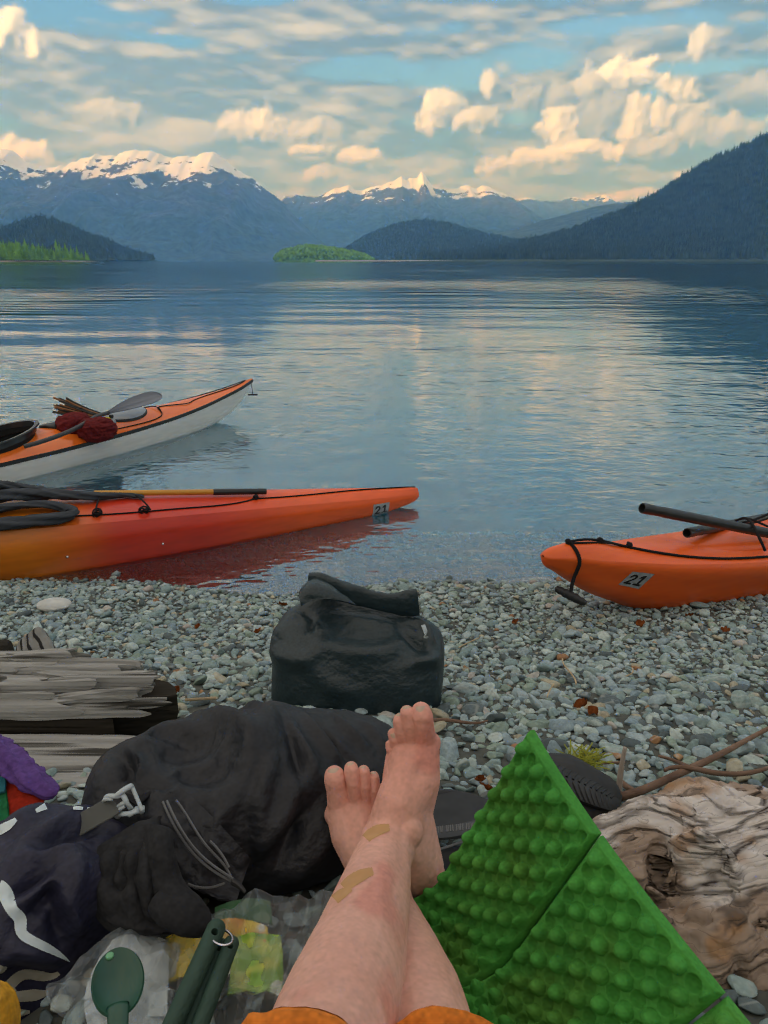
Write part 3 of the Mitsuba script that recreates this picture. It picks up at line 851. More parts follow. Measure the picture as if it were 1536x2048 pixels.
obj('deck_line', tube([B(.10, 0, .004), B(.17, .1, .010), B(.26, .1, .008), B(.36, .15, .006), B(.44, .45, .005), B(.58, .72, .005), B(.8, .86, .005), B(1.1, .9, .006), B(1.6, .9, .006)], .0050, 90, 8), 'rope_bsdf', kk)
obj('deck_line', tube([B(.10, .1, .004), B(.18, .25, .004), B(.27, .2, .005), B(.40, .3, .005)], .0035, 40, 8), 'rope_bsdf', kk)
for u_, w_, r_ in ((.26, .12, .010), (.10, .05, .008), (.405, .25, .012)):
    obj('knot', knot(B(u_, w_, .008), r_, int(u_ * 1000), 4), 'rope_bsdf', kk)
hang = [B(.102, .0, .006), B(.102, .6, .006), HS(.102, .93, .006), HS(.102, .62, .010), HS(.100, .40, .022)]
end = hang[-1] + [-.010, -.02, -.050]
tg = obj('toggle_strap', band(np.array(hang + [end]), .013, .004, 40, up=(-.4, -.9, .2)), 'rope_bsdf', kk, smooth=30)
tdir = unit(np.array([.86, -.3, -.36]))
c = curve([end - tdir * .062, end - tdir * .03, end + tdir * .03, end + tdir * .062], 24)
prof = .0165 * (1 - .25 * np.abs(np.linspace(-1, 1, 24))) * np.sqrt(np.clip(1 - np.linspace(-1, 1, 24) ** 12, .05, 1)) * (1 + .10 * np.sin(np.linspace(0, 40, 24)))
obj('toggle', tube(c, prof, 24, 14, smooth=False), 'black_rubber', kk, smooth=50)
hump = trimesh.creation.icosphere(subdivisions=4)
v = hump.vertices * [.55, .16, .055]
hump.vertices = K.place(1.28 + v[:, 0], v[:, 1], K.zc(np.clip(1.28 + v[:, 0], .3, 4)) - .022 + v[:, 2])
obj('coaming_hump', hump, 'orange_plastic', kk, smooth=True)


def pole(name, a, b, r, label):
    k = thing(name, label, 'pole', 'black poles on the right hand kayak')
    d = unit(b - a)
    t, s, u = frames(np.array([a, a + d * .01]))
    th = np.arange(20) * 2 * np.pi / 20
    ring = np.cos(th)[:, None] * s[0] + np.sin(th)[:, None] * u[0]
    L = np.linalg.norm(b - a)
    rows = [(.05, .62 * r), (.0, .78 * r), (-.0, .94 * r), (.006, r), (.05, r), (.052, .95 * r), (.11, .95 * r), (.112, r), (L, r)]
    obj('tube', grid(np.stack([a + d * x + ring * q for x, q in rows]), wrap_v=True), 'dark_pole', k, smooth=40)
    plug = trimesh.creation.icosphere(subdivisions=2, radius=r * .6)
    obj('plug', trimesh.Trimesh(plug.vertices + a + d * .045, plug.faces, process=False), 'black_rubber', k)


scene['dark_pole'] = two(bump(principled(lambda p, n, uv: MIX((.012, .013, .014), (.035, .036, .038), F(p.x * 40, p.y * 40, p.z * 40, 3)), .32, .5), lambda p, n, uv: N(p.x * 90, p.y * 90, p.z * 90), .0005, 1e-3))
pa = at(1284, 1016, 3.02)
pole('pole', pa, at(1545, 1068, 3.30), .0215, 'upper black tube sticking out over the bow of the right hand kayak')
pa = at(1374, 1066, 3.13)
pole('pole', pa, at(1548, 1032, 3.75), .0205, 'lower black tube with its open end resting on the right hand kayak')
obj('bungee', tube([at(1480, 1038, 3.36), at(1498, 1040, 3.28), at(1512, 1062, 3.20), at(1523, 1085, 3.17), at(1530, 1101, 3.17)], .0058, 40, 8), 'rope_bsdf', kk)
obj('bungee', tube([at(1470, 1043, 3.42), at(1490, 1037, 3.40), at(1520, 1046, 3.40), at(1545, 1056, 3.36)], .0052, 40, 8), 'rope_bsdf', kk)
obj('bungee', tube([at(1485, 1045, 3.42), at(1512, 1038, 3.46), at(1545, 1024, 3.50)], .0052, 40, 8), 'rope_bsdf', kk)
obj('bungee', tube([at(1490, 1049, 3.40), at(1520, 1042, 3.46), at(1545, 1033, 3.50)], .0045, 40, 8), 'rope_bsdf', kk)

# --- the touring kayak afloat at the left
K = Kayak((-1.345, 7.86), (-.53, -.85), [(0, .010, .335, .352, .362), (.06, .020, .270, .340, .356), (.2, .045, .15, .310, .333), (.5, .095, .02, .268, .30), (.9, .165, -.05, .226, .278), (1.4, .228, -.09, .192, .270), (2.0, .272, -.11, .172, .270),
                                         (2.6, .292, -.12, .162, .278), (3.2, .292, -.12, .160, .275), (4.2, .22, -.11, .17, .26), (5.0, .10, -.02, .22, .27), (5.4, .012, .22, .27, .29)], SOFT, 1.7)
kk = thing('kayak', 'white hulled kayak with orange deck and black seam afloat at the left', 'kayak', 'sea kayaks at the shore')
near = 1 if K.sd[1] < 0 else -1
obj('hull', K.hull_mesh(), 'white_hull', kk, smooth=True)
CP, CL, CW = 2.95, .46, .225                     # cockpit centre, half length, half width
U, W = np.meshgrid(K.us(260), np.linspace(-1, 1, 81), indexing='ij')
m = grid(K.deck(U, W))
uw = np.stack([U.ravel(), (W * K.b(U)).ravel()], 1)
inside = ((uw[:, 0] - CP) / CL) ** 2 + (uw[:, 1] / CW) ** 2 < .93
m.update_faces(~inside[m.faces].all(1))
obj('deck', K.fix(m, up=True), 'orange_deck', kk, smooth=True)
for sgn in (1, -1):
    us = K.us(120)
    P = K.place(us, sgn * (K.b(us) + .003), K.zg(us) - .006)
    sp = grid(np.stack([P + [0, 0, -.022], P + K.sd * sgn * .004 + [0, 0, -.02], P + K.sd * sgn * .004 + [0, 0, .006], P + [0, 0, .008] - K.sd * sgn * .012], 1))
    obj('seam', sp, 'black_seam', kk, smooth=30)
scene['black_seam'] = two(principled((.014, .015, .017), .35, .5))
th = np.linspace(0, 2 * np.pi, 73)
rim = lambda f, h: K.place(CP + CL * f * np.cos(th), CW * f * np.sin(th), K.zc(np.full(73, CP)) - .30 * (CW * f * np.sin(th)) ** 2 + h + .05 * np.clip(-np.cos(th), 0, 1))
obj('coaming', grid(np.stack([rim(.97, -.02), rim(.98, .02), rim(1.06, .026), rim(1.07, .016), rim(1.01, .008), rim(1.01, -.03)])), 'black_coaming', kk, smooth=40)
scene['black_coaming'] = two(principled((.022, .024, .028), .22, .6))
obj('cockpit', grid(np.stack([rim(.98, 0), rim(.97, -.08), rim(.90, -.22), rim(.5, -.26), rim(.01, -.26)])), 'dark_inside', kk, smooth=40)


def hatch(u, w, a, b, mat):
    c = K.deck(np.array([u]), np.array([0.0]))[0] + K.sd * w
    q = lambda f, h: K.place(u + a * f * np.cos(th), w + b * f * np.sin(th), K.zc(u + a * f * np.cos(th)) - (K.zc(u) - K.zg(u)) * (np.abs(w + b * f * np.sin(th)) / K.b(u)) ** 1.7 + h)
    r = obj('hatch_rim', grid(np.stack([q(1.0, -.01), q(1.0, .012), q(.96, .018), q(.9, .018)])), 'black_seam', kk, smooth=40)
    obj('hatch_cover', grid(np.stack([q(.97, .015), q(.93, .022), q(.6, .028), q(.02, .030)])), mat, r, smooth=40)


scene['hatch_two'] = two(scene['hatch_bsdf'])
hatch(1.68, 0, .26, .165, 'hatch_two')
hatch(2.29, -near * .03, .115, .105, 'black_seam')
B = lambda u, w, l: K.on(K.deck, np.array([u]), np.array([w * near]), l)[0]
obj('deck_line', tube([B(.1, 0, .005), B(.5, .25, .005), B(.9, .4, .005), B(1.0, .52, .01), B(1.3, .2, .005), B(1.33, .45, .006), B(1.36, .7, .006), B(1.7, .86, .005), B(2.2, .9, .005)], .0045, 100, 7), 'rope_bsdf', kk)
obj('deck_line', tube([B(.1, 0, .005), B(.5, -.5, .006), B(.9, -.75, .006), B(1.33, -.7, .006), B(1.34, 0, .010), B(1.35, .6, .006)], .0045, 100, 7), 'rope_bsdf', kk)
tip = K.place(np.array([.035]), np.array([0.0]), np.array([.335]))[0]
obj('toggle_cord', tube([tip + [.012, -.01, 0], tip + [.022, -.01, -.07], tip + [.026, -.01, -.135]], .0035, 14, 6), 'rope_bsdf', kk)
obj('toggle', tube([tip + [-.022, -.01, -.135], tip + [.074, -.01, -.132]], .008, 8, 8, smooth=False), 'black_rubber', kk)

pk = thing('paddle', 'dark bent shaft paddle with blue grey blade across the kayak afloat', 'paddle')
dmesh = K.deck_mesh(160, 41)


def on_deck(px, py, lift, D):
    """The place on the kayak's deck seen there, lifted; else at a depth."""
    h_ = hit(dmesh, [(px, py)])[0]
    return at(px, py, D) if np.isnan(h_[0]) else h_ + (CAM - h_) / np.linalg.norm(CAM - h_) * lift


sh = [at(48, 893, 5.45), at(110, 874, 5.62), at(160, 852, 5.85), at(178, 841, 5.95), at(216, 826, 6.18)]
obj('shaft', tube(sh, .0165, 60, 12), 'dark_shaft', pk, smooth=True)
b0, b1 = at(214, 827, 6.17), at(322, 789, 6.50)
bd = unit(b1 - b0)
bn = unit(np.cross(bd, np.cross([.10, -.55, 1], bd)) * 1.0)
bn = unit(np.array([-.05, -.62, .78]) - bd * np.dot(bd, [-.05, -.62, .78]))
bs = np.cross(bd, bn)
Lb = np.linalg.norm(b1 - b0)
t_ = np.linspace(0, 1, 40)
wl = np.interp(t_, [0, .08, .25, .5, .75, .9, .97, 1], [.016, .022, .048, .072, .080, .066, .040, .004])
q = np.linspace(-1, 1, 15)
Pm = b0 + (t_ * Lb)[:, None, None] * bd + (wl[:, None] * q[None])[..., None] * bs + ((.012 * (q[None] ** 2) + .016 * np.exp(-(q[None] / .14) ** 2) * (1 - t_[:, None]) - .03 * (t_[:, None] - .5) ** 2))[..., None] * bn
top, bot = grid(Pm + bn * .003), grid(Pm - bn * .003)
bot.invert()
e = np.concatenate([np.stack([Pm[:, 0] - bn * .003, Pm[:, 0] + bn * .003], 1), np.stack([Pm[::-1, -1] - bn * .003, Pm[::-1, -1] + bn * .003], 1)])
obj('blade', join(top, bot, grid(e)), 'grey_blade2', pk, smooth=40)
scene['grey_blade2'] = two(scene['grey_blade'])


def blob(c, ax, rad, seed, amp=.25, sub=4, fr=2.5):
    """A lumpy bundle with half axes rad along the frame ax."""
    m = trimesh.creation.icosphere(subdivisions=sub)
    v = m.vertices
    w = np.sign(v) * np.abs(v) ** .85
    k = 1 + amp * (ridged(v, fr, seed, 4) - .55) + amp * .6 * (nz3(v, fr * .6, seed + 1, 2) - .5)
    m.vertices = np.asarray(c) + (w * k[:, None] * np.asarray(rad)) @ np.asarray(ax)
    if m.volume < 0:
        m.invert()
    return m


AX = np.stack([-K.ax, K.sd, [0, 0, 1.0]])
solo('mesh_bag', blob(at(148, 848, 6.02), AX, (.135, .10, .085), 4, .22), 'red_mesh', 'dark red bag with rounded end behind the cockpit of the kayak afloat', 'bag', 'red bags on the kayak afloat', smooth=True)
solo('mesh_bag', blob(at(194, 859, 5.98), AX, (.13, .13, .085), 9, .36, fr=4), 'red_mesh', 'rumpled dark red bag lying lower on the near deck edge of the kayak afloat', 'bag', 'red bags on the kayak afloat', smooth=True)
# a bundle of thin sticks tied together
fw = thing('firewood_bundle', 'bundle of thin grey sticks tied on top of the red bags', 'firewood')
q = np.random.default_rng(5)
e0, e1 = at(116, 818, 6.05), at(204, 836, 6.25)
sd_ = unit(e1 - e0)
up_ = unit(np.array([0, 0, 1.0]) - sd_ * sd_[2])
si_ = np.cross(sd_, up_)
for i in range(46):
    a, r = q.uniform(0, 2 * np.pi), math.sqrt(q.random())
    o0 = (si_ * math.cos(a) * .085 + up_ * math.sin(a) * .085) * r + up_ * .02
    o1 = (si_ * math.cos(a) * .05 + up_ * math.sin(a) * .035) * r
    obj('stick', tube([e0 + o0 + sd_ * q.uniform(-.05, .05), (e0 + e1) / 2 + (o0 + o1) * .45 + q.normal(0, .003, 3), e1 + o1 + sd_ * q.uniform(-.06, .02)], q.uniform(.0045, .008), 6, 6), 'stick_bsdf' if q.random() < .8 else 'stick_pale', fw)
obj('cord', knot((e0 + e1) / 2 + up_ * .01, .055, 3, 3), 'rope_bsdf', fw)
scene['stick_bsdf'] = principled(lambda p, n, uv: MIX((.035, .037, .036), (.13, .13, .125), F(p.x * 30, p.y * 30, p.z * 60, 3)), .85, .15)
scene['stick_pale'] = principled((.36, .18, .09), .8, .2)
bt = thing('water_bottle', 'small clear bottle with grey cap beside the oval hatch of the kayak afloat', 'bottle')
bc = at(224, 846, 6.15)
prof = [(0, -.06), (.03, -.06), (.033, -.05), (.033, .01), (.028, .025), (.014, .035), (.014, .045), (0, .045)]
obj('body', trimesh.creation.revolve(np.array(prof), sections=20, transform=trimesh.transformations.translation_matrix(bc)), 'hatch_two', bt, smooth=40)
obj('cap', trimesh.creation.cylinder(radius=.017, height=.022, sections=16, transform=trimesh.transformations.translation_matrix(bc + [0, 0, .055])), 'black_rubber', bt, smooth=40)
solo('sponge', blob(at(209, 840, 6.10), AX, (.055, .03, .022), 14, .15, 3), principled((.42, .36, .03), .8, .2), 'yellow cloth tucked between the paddle shaft and the red bags', 'cloth', smooth=True)

# ------------------------------------------------------------------ things on the beach
from scipy.interpolate import RectBivariateSpline, RegularGridInterpolator


def folds(mesh, lines, n=24, gain=1.0):
    """Raises (or sinks) the mesh along creases: lines of ((px, py), ...), height, width in metres."""
    base, nor = mesh.vertices.copy(), mesh.vertex_normals.copy()
    amount = np.zeros(len(base))
    for pts_, amp, wid in lines:
        c = curve(np.c_[np.array(pts_, float), np.zeros(len(pts_))], n)[:, :2]
        p = hit(mesh, c)
        p = p[~np.isnan(p[:, 0])]
        if len(p) < 2:
            continue
        s = np.concatenate([p[i] + np.linspace(0, 1, 5)[:, None] * (p[i + 1] - p[i]) for i in range(len(p) - 1)])
        dd, ii = cKDTree(s).query(base, distance_upper_bound=4 * wid)
        taper = np.sin(np.pi * np.clip(np.minimum(ii, len(s) - 1) / len(s), .03, .97)) ** .5
        amp = amp * gain
        amount += np.where(np.isfinite(dd), amp * np.exp(-(np.minimum(dd, 9) / wid) ** 2) * taper, 0)
    mesh.vertices = base + nor * amount[:, None]
    return mesh


def solid(P, thick):
    """A sheet of points (nu, nv, 3) with a thickness."""
    m = grid(P)
    n = m.vertex_normals.reshape(P.shape)
    a, b = grid(P + n * thick / 2), grid(P - n * thick / 2)
    b.invert()
    A, Bk = P + n * thick / 2, P - n * thick / 2
    rim = lambda q, r: grid(np.stack([r, (q + r) / 2, q], 1))
    return join(a, b, rim(A[:, 0], Bk[:, 0]), rim(Bk[:, -1], A[:, -1]), rim(Bk[0], A[0]), rim(A[-1], Bk[-1]))


def sheet(ctrl, n, m, thick=None, wrinkle=0.0, freq=30, seed=0, turn=True):
    """A smooth sheet through control points (px, py, depth); returns its mesh, facing the camera."""
    c = np.array(ctrl, float)
    W = np.array([[at(*q) for q in row] for row in c])
    u, v = np.linspace(0, 1, c.shape[0]), np.linspace(0, 1, c.shape[1])
    f = [RectBivariateSpline(u, v, W[..., k], kx=min(3, len(u) - 1), ky=min(3, len(v) - 1)) for k in range(3)]
    P = np.stack([g_(np.linspace(0, 1, n), np.linspace(0, 1, m)) for g_ in f], -1)
    g0 = grid(P)
    nn = g0.vertex_normals.reshape(P.shape)
    if turn and (nn * (CAM - P)).sum(-1).mean() < 0:
        P = P[:, ::-1]
        nn = -nn[:, ::-1]
    if wrinkle:
        P = P + nn * (wrinkle * (ridged(P, freq, seed, 3) - .5))[..., None]
    return solid(P, thick) if thick else grid(P)


def patch_on(mesh, center, width, n=40, m=7, lift=.0012):
    """A flat print lying on the mesh along a line of the photograph: width in photo pixels."""
    c = curve(np.c_[np.array(center, float), np.zeros(len(center))], n)[:, :2]
    t = unit(np.gradient(c, axis=0))
    s = np.stack([-t[:, 1], t[:, 0]], 1)
    w = np.interp(np.linspace(0, 1, n), np.linspace(0, 1, len(np.atleast_1d(width))), np.atleast_1d(width))
    q = c[:, None] + s[:, None] * (np.linspace(-.5, .5, m)[None] * w[:, None])[..., None]
    p = hit(mesh, q.reshape(-1, 2)).reshape(n, m, 3)
    ok = ~np.isnan(p[..., 0]).any(1)
    assert ok.sum() > 1, center
    p = p[ok]
    d = unit(CAM - p)
    g0 = grid(p + d * lift)
    if ((g0.face_normals * (CAM - g0.triangles_center)).sum(1)).sum() < 0:
        g0.invert()
    return g0


def weave(s, a=.0006):
    return lambda p, n, uv: F(p.x * s, p.y * s, p.z * s, 2) * a + F(p.x * 190, p.y * 190, p.z * 190, 2) * .0011 + F(p.x * 48, p.y * 48, p.z * 48, 3) * .0045


def fabric(c0, c1, rough=.75, spec=.25, s=500, **kw):
    return two(bump(principled(lambda p, n, uv: MIX(c0, c1, F(p.x * 25, p.y * 25, p.z * 25, 4)) * (.65 + .7 * F(p.x * 230, p.y * 230, p.z * 230, 2)), rough, spec, **kw), weave(s), 1.0, 6e-4))


scene['dry_bag_bsdf'] = fabric((.008, .019, .024), (.019, .037, .045), .36, .5, 900)
scene['sack_bsdf'] = fabric((.008, .009, .012), (.020, .022, .028), .5, .35, 600)
scene['flap_bsdf'] = fabric((.014, .0145, .016), (.030, .031, .034), .8, .15, 700, sheen=.1)
scene['navy_bsdf'] = fabric((.011, .012, .028), (.025, .025, .052), .5, .35, 800)
scene['white_print'] = two(principled(lambda p, n, uv: MIX((.46, .55, .58), (.66, .74, .76), F(p.x * 60, p.y * 60, p.z * 60, 3)), .45, .4))
scene['beige_print'] = two(principled(lambda p, n, uv: MIX((.26, .25, .20), (.36, .35, .29), F(p.x * 60, p.y * 60, p.z * 60, 3)), .6, .3))
scene['webbing'] = bump(principled((.10, .105, .10), .8, .2), lambda p, n, uv: N(p.x * 700, p.y * 700, p.z * 700), .0012, 3e-4)
scene['buckle_bsdf'] = principled((.40, .46, .49), .4, .5)

# --- the dark green roll-top bag standing on the pebbles
db = thing('dry_bag', 'dark green roll-top dry bag standing on the pebbles behind the black sack', 'bag')
c0 = np.array([-.066, 1.640, float(gz(-.06, 1.62)) + .004])
tt = np.r_[0, .012, .035, np.linspace(.07, 1, 70)]
aa = np.linspace(0, 2 * np.pi, 181)[:-1]
A_, T_ = np.meshgrid(aa, tt)
wv = PchipInterpolator([0, .012, .035, .3, .55, .70, .80, .90, 1.0], [.170, .194, .204, .205, .204, .198, .180, .148, .126])(T_)
dv = PchipInterpolator([0, .012, .035, .3, .55, .70, .80, .90, 1.0], [.10, .118, .125, .128, .124, .112, .086, .044, .016])(T_)
ex = 2 / np.interp(T_, [0, .7, 1], [3.0, 2.7, 2.2])
X_ = wv * np.sign(np.cos(A_)) * np.abs(np.cos(A_)) ** ex
Y_ = dv * np.sign(np.sin(A_)) * np.abs(np.sin(A_)) ** ex
Z_ =   .226 * T_ - .024 * T_ * (X_ / .19) * (T_ > .0)
P = np.stack([X_ + .012 * T_, Y_ + .055 * T_ ** 2, Z_], -1)
rot = math.radians(-4)
P = P @ np.array([[math.cos(rot), math.sin(rot), 0], [-math.sin(rot), math.cos(rot), 0], [0, 0, 1]]) + c0
m = grid(P[:, ::-1] if False else P, wrap_v=True)
m = join(m, trimesh.Trimesh(P[0], [[0, i + 1, i] for i in range(1, 179)], process=False))
m.merge_vertices()
if m.face_normals[np.argmin(m.triangles_center[:, 1]), 1] > 0:
    m.invert()
displace(m, .007 * (nz3(m.vertices, 9, 91, 3) - .5) + .005 * (ridged(m.vertices, 13, 93, 3) - .5) * sstep(.5, .75, (m.vertices[:, 2] - c0[2]) / .28))
folds(m, [([(590, 1225), (617, 1240), (640, 1262), (632, 1268)], .010, .010), ([(600, 1222), (625, 1250), (620, 1262)], -.014, .008), ([(560, 1260), (545, 1300), (610, 1318), (640, 1270)], .012, .022),
          ([(650, 1280), (690, 1300), (760, 1305), (820, 1270)], .012, .022), ([(800, 1258), (830, 1285), (856, 1300)], -.016, .014), ([(820, 1240), (845, 1255), (860, 1300)], .014, .012), ([(820, 1325), (850, 1322), (880, 1312)], .012, .014),
          ([(610, 1325), (680, 1380), (720, 1390)], .006, .02), ([(640, 1230), (720, 1240), (800, 1255)], .006, .014)], gain=1.5)
obj('body', m, 'dry_bag_bsdf', db, smooth=True)
# the rolled closure: a flat spiral running across the top
tr = P[-1].reshape(-1, 3)
ex0, ex1 = tr[np.argmin(tr[:, 0])], tr[np.argmax(tr[:, 0])]
ends = [ex0 + [.0, -.024, .034], ex0 * .7 + ex1 * .3 + [0, -.036, .034], ex0 * .35 + ex1 * .65 + [0, -.040, .024], ex1 + [.004, -.026, .030]]
C = curve(ends, 60)
t, s, u = frames(C)
k = 44
ang = np.linspace(0, 2 * np.pi, k + 1)[:-1]
Lq = np.linspace(0, 1, 60)
hw = np.interp(Lq, [0, .08, .4, .7, .92, 1], [.031, .031, .025, .022, .033, .036])
th_ = np.interp(Lq, [0, .1, .5, .9, 1], [.010, .013, .011, .013, .010])
cr = 1 + .32 * (meshkit.fbm(np.stack([np.cos(ang)[None] * 1.2 + 0 * Lq[:, None], np.sin(ang)[None] * 1.2 + 0 * Lq[:, None], 9 * Lq[:, None] + 0 * ang[None]], -1), 3, 97) - .5)
P = C[:, None] + (hw[:, None] * np.sin(ang)[None] * cr)[..., None] * u[:, None] + (th_[:, None] * np.sign(np.cos(ang)) * np.abs(np.cos(ang)) ** .7 * cr)[..., None] * s[:, None]
m = grid(P, wrap_v=True)
m = join(m, trimesh.Trimesh(np.vstack([P[0], C[:1] + t[0] * .006]), [[i, (i + 1) % k, k] for i in range(k)], process=False), trimesh.Trimesh(np.vstack([P[-1], C[-1:] + t[-1] * -.004]), [[(i + 1) % k, i, k] for i in range(k)], process=False))
if m.volume < 0:
    m.invert()
obj('rolled_top', m, 'dry_bag_bsdf', db, smooth=50)
obj('rolled_top', sheet([[(606, 1180, 1.80), (636, 1160, 1.83), (664, 1174, 1.86)], [(600, 1190, 1.745), (634, 1168, 1.76), (684, 1190, 1.78)], [(602, 1212, 1.735), (648, 1198, 1.74), (712, 1210, 1.76)]], 26, 26, .004, .006, 40, 5), 'dry_bag_bsdf', db, smooth=50)
obj('tab', band([at(846, 1250, 1.70), at(851, 1264, 1.695), at(852, 1276, 1.70)], .010, .002, 8), 'buckle_bsdf', db)

# --- the big black sack lying across
sk = thing('stuff_sack', 'large black fabric sack lying across behind the bare feet', 'bag')
C = curve([at(248, 1535, 1.06), at(330, 1580, 1.04), at(480, 1600, 1.07), at(640, 1592, 1.13), at(740, 1588, 1.16), at(800, 1598, 1.17)], 170)
t, s, u = frames(C)
k = 150
ang = np.linspace(0, 2 * np.pi, k + 1)[:-1]
L = np.linspace(0, 1, 170)
rad = np.interp(L, [0, .03, .10, .22, .42, .52, .62, .78, .9, .97, 1], [.038, .070, .088, .106, .128, .135, .128, .125, .112, .075, .03])
rad = np.convolve(np.pad(rad, 6, mode='edge'), np.ones(13) / 13, 'valid')
oval = 1 + .10 * np.cos(2 * ang)[None] * (1 - L[:, None])
P = C[:, None] + (rad[:, None] * oval)[..., None] * (np.cos(ang)[None, :, None] * s[:, None] + .98 * np.sin(ang)[None, :, None] * u[:, None])
low = gz(P[..., 0], P[..., 1]) + .012
P[..., 2] = np.maximum(P[..., 2], low)
m = grid(P, wrap_v=True)
m = join(m, trimesh.Trimesh(P[0], [[0, i, i + 1] for i in range(1, k - 1)], process=False), trimesh.Trimesh(P[-1], [[0, i + 1, i] for i in range(1, k - 1)], process=False))
m.merge_vertices()
if m.volume < 0:
    m.invert()
displace(m, .020 * (nz3(m.vertices, 5, 101, 2) - .5) + .009 * (ridged(m.vertices @ np.array([[.9, .2, .4], [-.3, .9, .1], [-.4, 0, .9]]), (14, 7, 20), 103, 3) - .5))
folds(m, [([(571, 1440), (600, 1490), (640, 1550)], .010, .010), ([(605, 1425), (640, 1475), (690, 1530)], .009, .009), ([(660, 1422), (700, 1465), (740, 1500)], .008, .008), ([(545, 1410), (530, 1460), (540, 1510)], .014, .022),
          ([(330, 1440), (420, 1430), (482, 1458), (492, 1500), (440, 1525)], .018, .016), ([(300, 1500), (360, 1480), (440, 1485)], -.026, .034), ([(340, 1530), (420, 1540), (470, 1500)], -.018, .020),
          ([(512, 1515), (470, 1580), (440, 1640)], .013, .012), ([(540, 1520), (520, 1600), (500, 1700)], .013, .012), ([(490, 1530), (450, 1600), (420, 1630)], -.012, .010), ([(600, 1560), (560, 1640), (500, 1720)], .010, .014),
          ([(650, 1580), (600, 1660), (520, 1740)], -.010, .012), ([(690, 1600), (640, 1700), (560, 1770)], .009, .014), ([(230, 1500), (250, 1540), (240, 1570)], -.014, .010), ([(262, 1500), (280, 1530), (275, 1555)], .010, .006), ([(420, 1420), (460, 1412), (520, 1420)], .008, .010), ([(610, 1600), (590, 1680), (540, 1760)], -.009, .010), ([(720, 1440), (750, 1470), (770, 1510)], .007, .008), ([(560, 1430), (590, 1500), (600, 1560)], -.009, .008), ([(620, 1430), (670, 1490), (715, 1540)], -.008, .007), ([(470, 1560), (430, 1640), (440, 1720)], .010, .010), ([(520, 1600), (500, 1680), (520, 1760)], -.010, .010), ([(260, 1470), (330, 1450), (400, 1460)], -.012, .014)], gain=1.3)
obj('body', m, 'sack_bsdf', sk, smooth=True)
sack = m
obj('neck', sheet([[(290, 1560, .985), (350, 1575, .955), (430, 1640, .93), (500, 1720, .93)], [(280, 1620, .94), (335, 1650, .915), (390, 1720, .905), (480, 1780, .905)], [(310, 1680, .93), (330, 1720, .905), (380, 1775, .89), (470, 1812, .89)]], 60, 60, .0025, .016, 26, 107), 'sack_bsdf', sk, smooth=50)
for pts_ in ([(326, 1604, .928), (345, 1645, .905), (385, 1705, .893), (430, 1744, .888), (462, 1762, .888)], [(334, 1602, .926), (352, 1640, .903), (392, 1700, .892), (436, 1738, .887), (466, 1758, .887)],
             [(352, 1600, .930), (385, 1650, .915), (412, 1690, .905), (444, 1725, .90), (464, 1762, .888)], [(420, 1682, .905), (440, 1704, .90), (458, 1735, .895)], [(376, 1768, .888), (410, 1776, .885), (450, 1766, .885)]):
    obj('drawcord', tube([at(*q) for q in pts_], .0016, 50, 6), 'cord_bsdf', sk)
scene['cord_bsdf'] = principled((.11, .115, .12), .5, .4)
kn = at(465, 1763, .884)
obj('cord_end', tube([kn, kn + [.008, -.004, -.002], kn + [.016, -.010, -.006]], [.004, .0035, .002], 8, 8), 'black_rubber', sk)

# --- the charcoal cloth hanging out in front of it
cl = thing('cloth_flap', 'charcoal cloth with rolled edge hanging in front of the black sack', 'cloth')
flap1 = (sheet([[(318, 1634, .915), (285, 1650, .90), (225, 1682, .885), (190, 1718, .875)], [(322, 1690, .895), (292, 1705, .868), (228, 1735, .858), (183, 1765, .862)], [(330, 1760, .885), (300, 1770, .850), (240, 1795, .845), (188, 1812, .855)],
                    [(345, 1815, .865), (310, 1830, .838), (255, 1840, .84), (212, 1843, .85)], [(395, 1856, .845), (350, 1868, .832), (290, 1868, .832), (235, 1856, .845)]], 90, 80, .0022, .014, 16, 111))
folds(flap1, [([(300, 1690), (290, 1760), (310, 1850)], -.012, .009), ([(230, 1700), (215, 1760), (230, 1830)], .012, .012), ([(262, 1700), (255, 1770), (280, 1850)], .010, .010), ([(250, 1690), (240, 1740), (250, 1800)], -.010, .008), ([(195, 1740), (230, 1760), (280, 1755)], -.008, .008), ([(210, 1830), (270, 1850), (340, 1858)], .006, .006)])
obj('cloth', flap1, 'flap_bsdf', cl, smooth=50)
obj('cloth', sheet([[(286, 1650, .895), (315, 1650, .878), (345, 1662, .885)], [(284, 1710, .868), (322, 1705, .85), (352, 1715, .862)], [(292, 1770, .855), (330, 1765, .835), (372, 1770, .85)], [(318, 1830, .842), (352, 1815, .818), (398, 1800, .835)], [(338, 1852, .838), (365, 1846, .812), (414, 1838, .832)]], 70, 40, .0024, .006, 22, 113), 'flap_bsdf', cl, smooth=50)
lip = [(283, 1652, .893), (284, 1690, .876), (300, 1740, .862), (318, 1780, .848), (316, 1815, .838), (330, 1848, .834)]
obj('hem', tube([at(*q) for q in lip], .0016, 60, 6), 'flap_bsdf', cl)
tunnel = curve([at(372, 1832, .835), at(396, 1842, .828)], 12)
obj('rolled_edge', tube([at(326, 1800, .838), at(352, 1818, .828), at(385, 1836, .824), at(412, 1842, .828)], [.020, .023, .022, .017], 40, 22, .75), 'flap_bsdf', cl, smooth=True)

